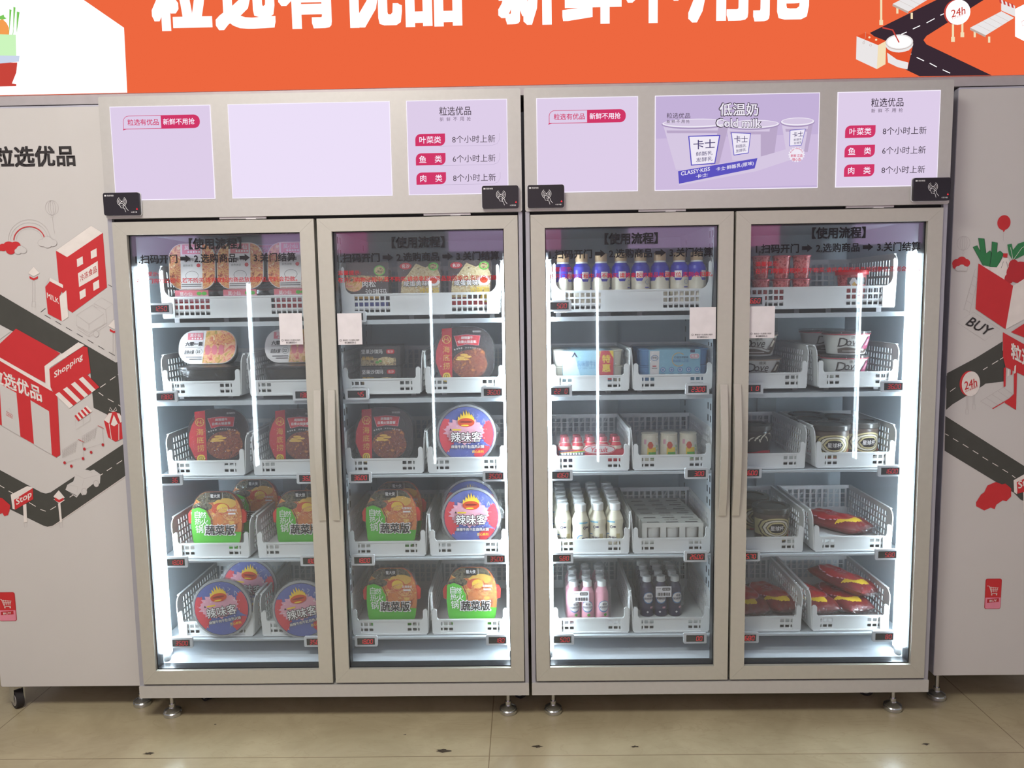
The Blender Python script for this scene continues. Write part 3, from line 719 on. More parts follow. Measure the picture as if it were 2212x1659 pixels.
# ------------------------------------------------------------------ goods
D('tub_black', (34, 27, 26), 0.3, 0, 0.05); D('tub_dark', (46, 40, 44), 0.3, 0, 0.05); D('tub_brown', (58, 34, 28), 0.3)
D('label_white', (238, 232, 230), 0.45); D('label_pink', (226, 120, 132), 0.5); D('label_red', (198, 32, 44), 0.45); D('label_deep', (150, 26, 32), 0.45)
D('gold', (226, 178, 76), 0.4, 0.2); D('label_yellow', (240, 200, 50), 0.45); D('ink', (38, 30, 32), 0.6); D('ink_grey', (110, 104, 106), 0.6)
D('leaf_green', (88, 178, 58), 0.45); D('red_tub', (206, 52, 44), 0.4); D('blue_label', (92, 104, 178), 0.45); D('rose', (222, 160, 176), 0.45); D('lobe_red', (208, 62, 74), 0.45)
D('flame', (240, 196, 60), 0.45); D('lips', (206, 74, 36), 0.35); D('lips_dark', (140, 38, 24), 0.35); D('tub_grey', (176, 176, 178), 0.35)
FOOD('food_noodle', [(120, 52, 34), (204, 104, 62), (238, 186, 110), (206, 84, 70), (240, 214, 160)], 60)
FOOD('food_ham', [(196, 70, 70), (232, 128, 112), (244, 190, 150), (226, 170, 92), (170, 150, 70)], 48)
FOOD('food_beef', [(44, 20, 16), (110, 48, 32), (150, 74, 44), (92, 30, 24), (196, 120, 50)], 70)
FOOD('food_hotpot', [(120, 60, 30), (196, 96, 46), (226, 134, 60), (204, 110, 60), (238, 190, 90)], 38)
FOOD('food_snack', [(60, 48, 42), (110, 92, 66), (170, 146, 100), (206, 186, 140), (120, 60, 40)], 70)
FOOD('food_salt', [(120, 90, 60), (210, 184, 130), (232, 214, 168), (196, 160, 96), (240, 230, 200)], 60)
FOOD('seaweed', [(38, 34, 28), (70, 60, 44), (120, 108, 80), (50, 44, 34)], 90)
G('film', (250, 250, 250), 0.03, 0.55, 0.06, 1.0, 45, 0.03); G('film_soft', (250, 250, 250), 0.02, 0.4, 0.08, 0.5, 30, 0.05)
G('clear_tub', (228, 226, 226), 0.05, 0.5, 0.03, 0.0, 40, 0.08)
def oct_out(w, h, c, n=4):
    """outline with generously rounded corners, base at z = 0"""
    return rrect(-w/2, 0, w/2, h, c, n)

def make_noodle_tub():       # upright tub, lid towards the glass, white sash over the food picture
    t = thing('noodle_tub', None, 'noodle tub'); w, h = .148, .147
    m = MB(); m.prism(oct_out(w-.006, h-.004, .04, 6), .004, .075, 'tub_brown', grow=.8, smooth=False); m.build('bowl', t)
    m = MB(); m.prism(oct_out(w, h, .045, 6), 0, .006, 'label_white'); m.y = 0
    m.poly([(x*.975, .002+z*.973) for x, z in oct_out(w, h, .045, 6)], 'food_noodle', 1)
    m.poly([(-.036, .003), (.033, .003), (.033, h-.003), (-.036, h-.003)], 'label_white', 2)
    m.rect(-.030, h-.034, .028, h-.004, 'label_pink', 3); m.ctext('莫小仙', 0, h-.014, .015, 'label_white', 4, 0.015, .046)
    for k in range(5): m.ell(-.010+.0085*k, h-.027, .0032, .0032, 'label_white', 4, 10)
    m.ctext('香辣牛肉', -.003, h-.052, .011, 'ink', 3, 0.015); m.ctext('自热米饭', -.012, h-.070, .0075, 'ink_grey', 3)
    m.ell(.021, h-.070, .0062, .0062, 'label_red', 3, 14); m.ring(0, .045, .020, .0012, 'ink_grey', 3, rz=.014)
    for k in range(2): m.rect(-.034, .010+.006*k, .030, .0125+.006*k, 'ink_grey', 3)
    m.build('lid_label', t); return t
def make_red_box():          # tub lying flat in a red paper sleeve
    t = thing('sleeved_tub', None, 'noodle tub')
    m = MB(); m.box(-.066, .066, .006, .14, 0, .060, 'tub_dark', .01); m.box(-.07, .07, 0, .145, .052, .0635, 'clear_tub', .004); m.build('tub', t)
    m = MB(); m.box(-.053, .053, -.001, .146, -.0005, .066, 'label_red', .001); m.y = -.0012
    m.rect(-.053, .046, .053, .0655, 'label_pink', 1); m.ctext('莫小仙', -.018, .054, .013, 'label_white', 2, 0.015)
    m.ell(.024, .055, .008, .006, 'leaf_green', 2); m.ell(.040, .055, .008, .006, 'leaf_green', 2); m.rect(-.053, .03, .053, .05, 'rose', 1); m.build('sleeve', t); return t
def make_oval_tub():         # lid with white left half and ham-and-noodle picture
    t = thing('noodle_tub', None, 'noodle tub'); w, h = .188, .112
    P = oct_out(w, h, .048, 6)
    m = MB(); m.prism([(x*.97, z*.97+.0015) for x, z in P], .004, .07, 'tub_black', grow=.82); m.build('bowl', t)
    m = MB(); m.prism(P, -.001, .006, 'label_white'); m.y = -.0012
    q = [(x*.975, .0014+z*.975) for x, z in P]; xs = -.012
    m.poly([p for p in q if p[0] > xs]+[(xs+.006, h*.985), (xs-.002, .0016)], 'food_ham', 1)
    m.ell(.045, .080, .040, .020, 'food_noodle', 1.5)
    for k in range(3): m.poly([(.002+.022*k+.012*math.cos(a)*.7-.004*math.sin(a), .046+.016*math.sin(a)+.006*math.cos(a)) for a in [2*PI*i/18 for i in range(18)]], 'label_pink', 2+k*.3)
    m.rect(-.066, .080, -.016, .103, 'label_pink', 2); m.ctext('莫小仙', -.041, .0955, .0115, 'label_white', 3, 0.015)
    for k in range(4): m.ell(-.050+.009*k, .0845, .003, .003, 'label_white', 3, 10)
    m.ctext('六荤一素', -.044, .066, .0145, 'ink', 3, 0.035, .056); m.rect(-.074, .055, -.02, .0562, 'ink_grey', 2)
    m.text('自热火锅', -.074, .032, -.042, .046, 'ink', 3, 0.02, .3); m.ring(-.026, .040, .0105, .0008, 'ink', 3); m.ctext('22', -.0275, .040, .009, 'ink', 3, 0.015)
    for k in range(2): m.rect(-.068+.012*k, .014+.007*(1-k), -.016, .0165+.007*(1-k), 'ink_grey', 3)
    m.build('lid_label', t); return t
def make_dark_tray():        # black tub lying flat, clear crinkled lid film
    t = thing('dark_tub', None, 'noodle tub')
    m = MB(); m.T = Matrix.Translation((0, .078, 0)) @ Matrix.Scale(1.0, 4)
    m.lathe([(.078, 0), (.092, .06), (.098, .064), (.098, .070), (.09, .072)], 'tub_black', 28, sq=1.5); m.build('tub', t)
    m = MB(); m.T = Matrix.Translation((0, .078, 0)); m.lathe([(.084, .004), (.1, .058), (.102, .07), (.07, .076)], 'film', 28, sq=1.5); m.build('wrap', t); return t
def make_red_band_pot():     # black self-heating pot standing on edge; red band with gold lettering
    t = thing('hot_pot_tub', None, 'hot pot tub'); w, h = .186, .186
    P = rrect(-w/2, 0, w/2, h, .07, 8)
    m = MB(); m.prism(P, .004, .014, 'tub_black'); m.prism([(x*.96, .004+z*.96) for x, z in P], .014, .085, 'tub_black', grow=.78); m.build('pot', t)
    m = MB(); m.T = Matrix.Translation((-.012, 0, .004)); lw, lh = .164, .178
    Q = rrect(-lw/2, 0, lw/2, lh, .062, 8); m.prism(Q, 0, .0045, 'tub_black'); m.y = 0
    m.ell(.028, .062, .056, .046, 'food_beef', 1); m.ell(.052, .092, .026, .022, 'food_beef', 2)
    for k, (a, b) in enumerate(((.000, .084), (.010, .092), (.022, .086), (.012, .078), (-.004, .078))): m.ell(a, b, .013, .0035, 'gold', 2+k*.1, 16)
    m.poly([(-.060, lh-.002), (-.028, lh+.001), (-.028, .004), (-.050, .006), (-.066, .030), (-.0805, .070), (-.079, .105), (-.069, .135), (-.060, .150)], 'label_red', 3)
    m.ring(-.045, lh-.036, .0125, .0022, 'gold', 4); m.ctext('Hi', -.045, lh-.036, .013, 'gold', 4, 0.01, shear=.2)
    for k, c in enumerate('海底捞'): m.ctext(c, -.046, lh-.068-.0265*k, .0215, 'gold', 4, 0.0)
    m.poly(rrect(-.058, .006, -.034, .036, .01, 5), 'label_yellow', 4); m.ring(-.046, .024, .007, .0014, 'ink', 5, n=18); m.rect(-.047, .020, -.045, .028, 'ink', 5)
    b = [(-.020, lh-.026), (.018, lh-.022), (.062, lh-.026), (.056, lh-.056), (.018, lh-.052), (-.010, lh-.058)]
    m.poly([(x+(x-.02)*.04, z+(z-lh+.04)*.06) for x, z in b], 'rose', 4); m.poly(b, 'label_red', 5)
    m.ctext('麻辣嫩牛', .021, lh-.0315, .0095, 'label_white', 6, 0.02, .042); m.ctext('自煮火锅套餐', .021, lh-.0445, .0095, 'label_white', 6, 0.02, .062)
    for k, c in enumerate('嫩滑鲜香 片片牛肉巨入味'):
        if c != ' ': a = (k-5.5)/5.5; m.ctext(c, .021+.040*a, lh-.0665+.006*(1-a*a)-.0025, .0052, 'label_white', 6)
    m.ctext('颐海国际', .052, lh-.012, .0062, 'label_white', 6)
    m.build('lid_label', t)
    m = MB(); m.T = Matrix.Translation((0, -.0045, 0)); P2 = [(x*1.02, z*1.01) for x, z in P]; m.prism(P2, 0, .03, 'film', grow=1.02); m.build('film', t)
    return t
def make_round_bowl():       # round hot pot bowl standing on edge, blue and red lid with flaming lips
    t = thing('hot_pot_bowl', None, 'hot pot bowl'); R = .0965
    def disc(mb, r, y0, y1, m, grow=1.0, n=40): mb.prism([(r*math.cos(2*PI*i/n), R+r*math.sin(2*PI*i/n)) for i in range(n)], y0, y1, m, grow=grow, smooth=True)
    m = MB(); disc(m, R, .002, .010, 'tub_grey'); disc(m, R-.007, .010, .085, 'tub_grey', .72); m.build('bowl', t)
    m = MB(); m.T = Matrix.Translation((0, 0, R)); r = .0885
    m.ell(0, 0, r+.0015, r+.0015, 'ink', 0); m.ell(0, 0, r, r, 'blue_label', 1, 48)
    def star(cx, cz, a, b, k, m_, lay, seed):
        g = random.Random(seed); n = 44
        P = []
        for i in range(n):
            q = 2*PI*i/n; f = 1+(.16 if i % 2 else -.08)*g.random(); x, z = cx+a*f*math.cos(q), cz+b*f*math.sin(q); d = math.hypot(x, z)
            if d > r-.001: x, z = x*(r-.001)/d, z*(r-.001)/d
            P.append((x, z))
        m.poly(P, m_, lay)
    star(-.075, -.004, .034, .058, 0, 'lobe_red', 2, 1); star(.078, .004, .026, .040, 0, 'lobe_red', 2, 2); star(.055, -.062, .030, .026, 0, 'lobe_red', 2, 3)
    star(-.006, .010, .062, .040, 0, 'rose', 3, 4)
    for k in range(22):
        g = random.Random(k+40); a = g.uniform(0, 2*PI); d = g.uniform(.3, .95)*r; m.ell(d*math.cos(a), d*math.sin(a), g.uniform(.0006, .0018), g.uniform(.0006, .0018), 'label_white', 3.5, 8)
    for k in range(7):
        g = random.Random(k+90); a = g.uniform(.1, 1.3); d = g.uniform(.55, .85)*r; x, z = d*math.cos(a), d*math.sin(a); m.line([(x, z), (x+g.uniform(-.01, .01), z+.006), (x+g.uniform(-.012, .016), z+.012)], .0009, 'label_white', 3.5)
    F = [(-.027, .040)]
    for k, hh in enumerate((.058, .052, .068, .058, .076, .060, .080, .062, .074, .060, .066, .054, .056)): F.append((-.0255+.0043*k+(.002 if k % 2 else 0), hh))
    F += [(.027, .040), (.018, .030), (-.018, .030)]
    m.poly(F, 'flame', 5)
    m.ell(0, .038, .027, .0145, 'lips', 6); m.ell(0, .0400, .020, .0035, 'lips_dark', 7); m.poly([(-.026, .040), (-.010, .052), (0, .048), (.010, .052), (.026, .040), (0, .043)], 'lips', 6.5); m.ell(-.004, .029, .013, .0024, 'label_yellow', 7)
    m.ctext('辣味客', 0, -.008, .0355, 'ink', 8, 0.055, .106); m.ctext('辣味客', 0, -.008, .0325, 'label_white', 9, 0.014, .101)
    m.rect(-.044, .0125, -.016, .0175, 'label_yellow', 8); m.poly([(-.054, .013), (-.050, .020), (-.046, .013)], 'ink', 8)
    m.ctext('麻辣牛肉牛肚自热火锅', .004, -.0395, .0125, 'ink', 8, 0.04, .109); m.ctext('麻辣牛肉牛肚自热火锅', .004, -.0395, .0108, 'label_white', 9, 0.012, .106)
    m.ctext('匠心系列', .037, -.056, .009, 'label_yellow', 9, 0.02); m.rect(-.018, -.0265, .030, -.0245, 'ink', 8)
    m.build('lid_label', t)
    m = MB(); n = 64; P = [((R+.006+.004*math.sin(11*2*PI*i/n)+.003*math.sin(5*2*PI*i/n+1))*math.cos(2*PI*i/n), R+(R+.006+.004*math.sin(9*2*PI*i/n)+.003*math.sin(4*2*PI*i/n+2))*math.sin(2*PI*i/n)) for i in range(n)]
    P = [(x, max(.0005, z)) for x, z in P]
    m.prism(P, -.001, .018, 'film', grow=.97, smooth=True); m.build('wrap', t); return t
def make_veg_pot():          # arched pot standing on edge, green lower label
    t = thing('hot_pot_tub', None, 'hot pot tub'); h = .188
    half = [(.066, 0), (.078, .03), (.083, .08), (.082, .115), (.078, .140), (.066, .165), (.052, .180), (.036, h)]
    P = half + [(-x, z) for x, z in reversed(half)]
    m = MB(); m.prism(P, .004, .012, 'red_tub'); m.prism([(x*.95, z*.97+.003) for x, z in P], .012, .085, 'red_tub', grow=.78)
    for s in (-1, 1): m.prism([(s*.080, .082), (s*.094, .086), (s*.096, .115), (s*.088, .128), (s*.080, .130)], .005, .014, 'red_tub')
    m.build('pot', t)
    m = MB(); m.prism(P, 0, .0045, 'food_hotpot'); m.y = 0
    m.poly([(.034, h-.001), (-.034, h-.001), (-.052, .179), (-.066, .164), (-.045, .15), (.03, .158), (.066, .16), (.052, .179)], 'seaweed', 1)
    m.ell(-.045, .140, .032, .014, 'seaweed', 1.2); m.ell(.030, .150, .036, .017, 'gold', 1.5); m.ell(.014, .132, .030, .020, 'lips', 1.8); m.ell(.020, .134, .019, .015, 'flame', 2); m.ell(.046, .108, .022, .013, 'food_noodle', 2)
    for k in range(9): m.ring(.0+.004*k, .088+.003*math.sin(k), .022+.003*k, .0016, 'food_noodle', 2.2+k*.05, .5, 2.4, 12)
    G_ = [(.066, .0005), (.078, .030), (.0815, .056), (.02, .058), (-.016, .060), (-.020, .10), (-.034, .128), (-.058, .138), (-.081, .132), (-.083, .08), (-.078, .03), (-.066, .0005)]
    m.line([(.0, .054), (-.012, .066), (-.016, .10), (-.030, .131), (-.058, .141), (-.080, .137)], .0022, 'ink', 3); m.poly(G_, 'leaf_green', 4)
    for (c, x, z, s) in (('自', -.062, .115, .024), ('然', -.043, .113, .020), ('热', -.060, .092, .021), ('火', -.038, .090, .024), ('锅', -.056, .067, .026)): m.ctext(c, x, z, s, 'label_white', 5, 0.01)
    m.ctext('蔬菜版', .012, .063, .037, 'label_white', 6, 0.06, .104); m.ctext('蔬菜版', .012, .063, .032, 'ink', 7, 0.022, .096)
    m.rect(-.020, h-.025, .017, h-.001, 'ink', 5); m.ctext('蜀大侠', -.002, h-.013, .0125, 'label_white', 6, 0.015, .032)
    m.rect(.022, h-.022, .023, h-.003, 'label_white', 5); m.ctext('火锅食材', .052, .128, .008, 'label_white', 6, 0.02); m.rect(.040, .114, .064, .119, 'label_white', 6); m.rect(.050, .060, .058, .078, 'label_white', 6)
    for x in (-.06, .036): m.rect(x, .008, x+.03, .0105, 'label_white', 6)
    m.build('lid_label', t)
    m = MB(); m.prism([(x*1.03, .0005+z*1.012) for x, z in P], -.002, .02, 'film', grow=1.0); m.build('wrap', t); return t
def make_snack(kind):        # clear box of crisp rice cakes with printed front
    def mk():
        t = thing('snack_box', None, 'snack box'); w, h = .136, .146
        m = MB(); m.box(-w/2+.003, w/2-.003, .004, .075, .002, h-.02, 'food_snack' if kind else 'food_snack', .004); m.build('cakes', t)
        m = MB(); m.y = .001
        m.box(-w/2+.001, w/2-.001, .0012, .003, .001, h-.001, 'tub_brown'); m.y = .001
        if kind:
            m.poly([(-.060, .045), (.062, .045), (.066, .100), (.050, .140), (.020, .125), (-.01, .138), (-.035, .105), (-.055, .085)], 'food_salt', 1)
            m.ell(.043, .082, .022, .015, 'label_white', 2); m.ell(.044, .083, .012, .009, 'lips', 3)
            m.ctext('咸蛋黄味', -.012, .076, .021, 'ink', 3.5, 0.06, .080); m.ctext('咸蛋黄味', -.012, .076, .019, 'label_white', 4, 0.02, .076)
            m.ctext('沙琪玛', .030, .052, .020, 'label_yellow', 4, 0.02); m.ell(-.042, .130, .019, .010, 'label_red', 3); m.ctext('名沙', -.042, .130, .012, 'label_white', 4, 0.01)
            m.rect(-.066, .0, .066, .026, 'label_red', 2); m.ell(.05, .028, .018, .014, 'label_yellow', 2.5); m.rect(-.062, .03, -.01, .044, 'food_salt', 2); m.ell(.045, .128, .016, .013, 'leaf_green', 2); m.ell(.045, .128, .012, .009, 'food_snack', 3)
        else:
            m.ell(-.042, .075, .028, .022, 'food_ham', 2); m.poly([(-.066, .085), (.066, .085), (.066, .100), (-.066, .105)], 'food_snack', 2)
            m.ell(.040, .118, .018, .016, 'leaf_green', 2); m.ell(.040, .118, .015, .013, 'food_snack', 3)
            m.ctext('肉松', .006, .077, .022, 'label_white', 4, 0.02, .05); m.ctext('沙琪玛', .028, .050, .022, 'label_white', 4, 0.01); m.rect(-.066, 0, .066, .018, 'blue_label', 2); m.rect(-.05, .03, .04, .044, 'gold', 2)
        m.build('label', t)
        m = MB(); m.box(-w/2, w/2, 0, .08, 0, h, 'film_soft', .003); m.build('clear_box', t); return t
    return mk
def make_bar_box():          # flat dark box of nut cakes
    t = thing('snack_carton', None, 'snack box'); w, h = .115, .062
    m = MB(); m.box(-w/2, w/2, 0, .15, 0, h, 'tub_brown', .002); m.build('carton', t)
    m = MB(); m.y = -.0004; m.box(-w/2+.001, w/2-.001, -.0004, 0, .001, h-.001, 'tub_black')
    m.rect(-w/2+.002, .002, w/2-.002, .026, 'food_snack', 1); m.ell(.024, .018, .026, .011, 'food_salt', 2); m.ell(-.004, .012, .006, .004, 'leaf_green', 3); m.ell(.006, .016, .005, .004, 'leaf_green', 3)
    m.ctext('坚果沙琪玛', -.020, .046, .0145, 'label_white', 3, 0.015, .068); m.ctext('黑糖味', -.034, .025, .012, 'gold', 4, 0.0)
    m.poly(rrect(.026, .039, .052, .053, .005, 4), 'label_red', 3); m.ctext('名沙', .039, .046, .009, 'label_white', 4, 0.01); m.build('label', t)
    m = MB(); m.box(-w/2-.003, w/2+.012, -.002, .153, -.0005, h+.001, 'film_soft', .002); m.build('film', t); return t

# first fridge, top shelf
DZ = .0668
for i, x in enumerate((-1.052, -.899, -.738)):
    w = ('left', 'middle', 'right')[i]
    put('red_box', make_red_box, '%s flat noodle tub in a red sleeve on the top shelf, leftmost door' % w, spot(x, 0, .012), (0, 0, 0), 'flat red-sleeved noodle tubs')
    put('noodle_tub', make_noodle_tub, '%s upright noodle tub with white sash on the top shelf, leftmost door' % w, spot(x, 0, .018, DZ), (-.10, 0, 0), 'upright noodle tubs with white sashes')
for i, x in enumerate((-1.01, -.852)):
    put('noodle_tub', make_noodle_tub, '%s white-sashed noodle tub half hidden in the back row, top shelf, leftmost door' % ('left', 'right')[i], spot(x, 0, .12, DZ), (-.10, 0, 0), 'upright noodle tubs with white sashes')
put('snack0', make_snack(0), 'dark clear snack box with white lettering, left of three on the top shelf, second door', spot(-.497, 0, .012), (-.05, 0, 0), 'clear boxes of rice cakes')
put('snack1', make_snack(1), 'clear snack box with egg yolk picture, middle of three on the top shelf', spot(-.332, 0, .012), (-.05, 0, 0), 'clear boxes of rice cakes')
put('snack1', make_snack(1), 'clear snack box with egg yolk picture, right of three on the top shelf', spot(-.173, 0, .012), (-.05, 0, 0), 'clear boxes of rice cakes')
# second shelf
for i, x in enumerate((-1.029, -.757)):
    w = ('left', 'right')[i]
    put('dark_tray', make_dark_tray, 'dark shrink-wrapped tub lying flat in the %s basket, second shelf, leftmost door' % w, spot(x, 1, .02), (0, 0, 0), 'dark flat tubs')
    put('oval_tub', make_oval_tub, 'white and pink oval-lid noodle tub leaning on a dark tub, %s basket, leftmost door' % w, spot(x-.007+.01*i, 1, .055, .077), (-.30, 0, 0), 'oval-lid noodle tubs')
for k, z in enumerate((0, .0645)):
    put('bar_box', make_bar_box, '%s of two stacked dark nut cake boxes on the second shelf, second door' % ('lower', 'upper')[k], spot(-.470, 1, .02, z), (0, 0, .03*(1-2*k)), 'stacked nut cake boxes')
put('red_band', make_red_band_pot, 'black hot pot tub with red band, second shelf, behind second door', spot(-.196, 1, .02), (-.12, 0, 0), 'black and red hot pot tubs')
# third shelf
put('red_band', make_red_band_pot, 'red-banded hot pot tub turned and glinting in the left basket, third shelf, leftmost door', spot(-1.005, 2, .045), (-.16, 0, .32), 'black and red hot pot tubs')
put('red_band', make_red_band_pot, 'red-banded hot pot tub cut off by the frame, right basket, third shelf, leftmost door', spot(-.742, 2, .02), (-.10, 0, 0), 'black and red hot pot tubs')
put('red_band', make_red_band_pot, 'reddish hot pot tub with gold lettering, third shelf, left basket behind second door', spot(-.462, 2, .02), (-.12, 0, 0), 'black and red hot pot tubs')
put('round_bowl', make_round_bowl, 'round blue and red hot pot bowl upright on the third shelf, second door', spot(-.196, 2, .018), (-.10, 0, 0), 'round flaming-lips hot pot bowls')
# fourth shelf
for x, y, lab in ((-1.022, .02, 'green-label hot pot tub at the front of the left basket, fourth shelf, leftmost door'), (-.955, .19, 'green-label hot pot tub behind another, left basket, fourth shelf, leftmost door'),
                  (-.742, .02, 'green-label hot pot tub cut off by the frame, right basket, fourth shelf, leftmost door'), (-.70, .16, 'green-label hot pot tub at the back of the right basket, fourth shelf, leftmost door'),
                  (-.448, .02, 'green-label hot pot tub at the front, fourth shelf, left basket behind second door'), (-.443, .13, 'green-label hot pot tub peeping over the front one, fourth shelf, second door')):
    put('veg_pot', make_veg_pot, lab, spot(x, 3, y), (-.10, 0, 0), 'green-label hot pot tubs')
put('round_bowl', make_round_bowl, 'front round blue hot pot bowl on the fourth shelf, right basket, second door', spot(-.186, 3, .018), (-.10, 0, 0), 'round flaming-lips hot pot bowls')
put('round_bowl', make_round_bowl, 'round blue hot pot bowl half hidden behind another, fourth shelf, second door', spot(-.196, 3, .125, .004), (-.10, 0, 0), 'round flaming-lips hot pot bowls')
# bottom shelf
def rolled(x, z, y, tilt, roll):                       # stands on its rim, rolled about its own axis
    M = Matrix.Translation((x, y, z)) @ Matrix.Rotation(tilt, 4, 'X') @ Matrix.Translation((0, 0, .0965)) @ Matrix.Rotation(roll, 4, 'Y') @ Matrix.Translation((0, 0, -.0965))
    return M.to_translation(), M.to_euler()
for x, y, z, tilt, roll, lab in ((-1.004, .080, ROWZ[4]+.004, -.02, -.18, 'round blue hot pot bowl leaning out over the left basket edge, bottom shelf, leftmost door'),
                                 (-.742, .080, ROWZ[4]-.004, -.02, -.22, 'round blue hot pot bowl leaning out over the right basket edge, bottom shelf, leftmost door'),
                                 (-.965, YB+.12, ROWZ[4]+BF, -.1, .1, 'round blue hot pot bowl behind the leaning one, left basket, bottom shelf, leftmost door')):
    l, e = rolled(x, z, y, tilt, roll); put('round_bowl', make_round_bowl, lab, l, e, 'round flaming-lips hot pot bowls')
put('veg_pot', make_veg_pot, 'green-label hot pot tub in the left basket, bottom shelf, second door', spot(-.455, 4, .02), (-.10, 0, 0), 'green-label hot pot tubs')
put('veg_pot', make_veg_pot, 'green-label hot pot tub in the right basket, bottom shelf, second door', spot(-.190, 4, .02), (-.10, 0, 0), 'green-label hot pot tubs')

# second fridge -----------------------------------------------------------------------------------
D('bottle_blue', (58, 52, 176), 0.35); D('cream', (232, 224, 204), 0.4); D('cap_tan', (206, 172, 132), 0.45); D('cap_white', (236, 236, 234), 0.4)
D('milk', (238, 230, 206), 0.35); D('pink_milk', (238, 168, 184), 0.35); D('plum', (56, 48, 82), 0.35); D('sky_box', (160, 206, 226), 0.45); D('sky_pale', (206, 228, 232), 0.45); D('teal_box', (132, 186, 210), 0.45)
D('oval_blue', (90, 140, 190), 0.45); D('yak_red', (206, 32, 56), 0.4); D('foil_pink', (196, 84, 96), 0.25, 0.3); D('choc', (92, 76, 66), 0.35); D('choc_dark', (48, 38, 34), 0.3); D('label_gold', (206, 190, 140), 0.4)
D('lid_dark', (70, 66, 62), 0.25); D('sausage_red', (186, 38, 44), 0.3, 0, 0.08, 60, 0.2); D('sausage_dark', (120, 36, 38), 0.3, 0, 0.1, 60, 0.2); D('dove_mauve', (150, 58, 92), 0.4); D('dove_tan', (166, 140, 118), 0.4)
D('card_white', (228, 228, 222), 0.6); D('jelly_red', (170, 40, 46), 0.25)
FOOD('cup_red', [(110, 24, 30), (186, 44, 48), (220, 120, 120), (150, 30, 36)], 60)

def make_blue_bottle():
    t = thing('yogurt_bottle', None, 'bottle'); m = MB()
    m.lathe([(.026, 0), (.029, .004), (.029, .072), (.029, .108), (.0265, .118), (.019, .129), (.0185, .134)], ['cream', 'cream', 'bottle_blue', 'bottle_blue', 'bottle_blue', 'cap_white'], 22)
    m.build('bottle_body', t)
    m = MB(); m.lathe([(.0185, .134), (.0192, .136), (.0192, .158), (.017, .1595)], 'cap_tan', 22); m.build('cap', t)
    m = MB(); m.wrap = (.0292, 0, 0); n = 10
    for s in (-1, 1): m.poly([(s*.026+.019*math.cos(a), .068+.019*math.sin(a)) for a in [PI*i/10 for i in range(11)]], 'cream', 1)
    m.rect(-.011, .080, .011, .102, 'label_white', 2); m.rect(-.008, .086, .008, .0872, 'gold', 3); m.rect(-.008, .091, .008, .0922, 'gold', 3)
    m.ring(0, .066, .0055, .0012, 'label_white', 2, n=14); m.ring(.026, .068, .007, .001, 'oval_blue', 2, n=14); m.rect(.018, .05, .034, .053, 'bottle_blue', 2)
    m.build('label', t); return t
for i, x in enumerate((.120, .179, .240, .302, .364, .425, .486, .540)):
    w = ('leftmost', 'second', 'third', 'fourth', 'fifth', 'sixth', 'seventh', 'rightmost')[i]
    put('blue_bottle', make_blue_bottle, '%s blue and cream bottle with tan cap from the left, top shelf, third door' % w if 0 < i < 7 else '%s blue and cream bottle with tan cap, top shelf, third door' % w, spot(x, 0, .034), (0, 0, (0.9, .35, .3, .05, -.25, .8, -.3, .7)[i]), 'blue yogurt bottles')
def make_red_cup():
    t = thing('jelly_cup', None, 'cup'); m = MB(); m.lathe([(.021, 0), (.0265, .066)], 'cup_red', 20); m.build('cup_body', t)
    m = MB(); m.lathe([(.029, .066), (.0295, .067), (.0295, .0695), (.027, .0715)], 'foil_pink', 20); m.build('lid', t); return t
for i, x in enumerate((.742, .806, .868)):
    for k in (0, 1):
        put('red_cup', make_red_cup, '%s red jelly cup of the %s row, top shelf, rightmost door' % (('left', 'middle', 'right')[i], ('lower', 'upper')[k]), spot(x, 0, .034, .0725*k), (0, 0, i), 'red jelly cups')
def make_red_tub():
    t = thing('snack_tub', None, 'tub'); m = MB(); m.lathe([(.036, 0), (.044, .082)], 'cup_red', 26); m.build('tub_body', t)
    m = MB(); m.lathe([(.049, .080), (.050, .082), (.050, .093), (.046, .096)], 'label_red', 26); m.build('lid', t)
    m = MB(); m.wrap = (.0445, 0, 0); m.rect(-.03, .05, .03, .072, 'tub_black', 1); m.ell(-.012, .056, .012, .016, 'label_white', 2, 14); m.ell(-.010, .050, .007, .009, 'gold', 3, 12); m.rect(.004, .058, .026, .062, 'ink_grey', 2); m.build('label', t); return t
put('red_tub', make_red_tub, 'single red-lidded snack tub at the right of the top shelf, rightmost door', spot(1.035, 0, .055))
def cup_stack(m, x, y, z0, n=2, r=.026, mat='cream'):
    for k in range(n): m.lathe([(r*.82, z0+.052*k), (r, z0+.047+.052*k), (r*1.1, z0+.048+.052*k), (r*1.1, z0+.051+.052*k)], mat, 14, x, y)
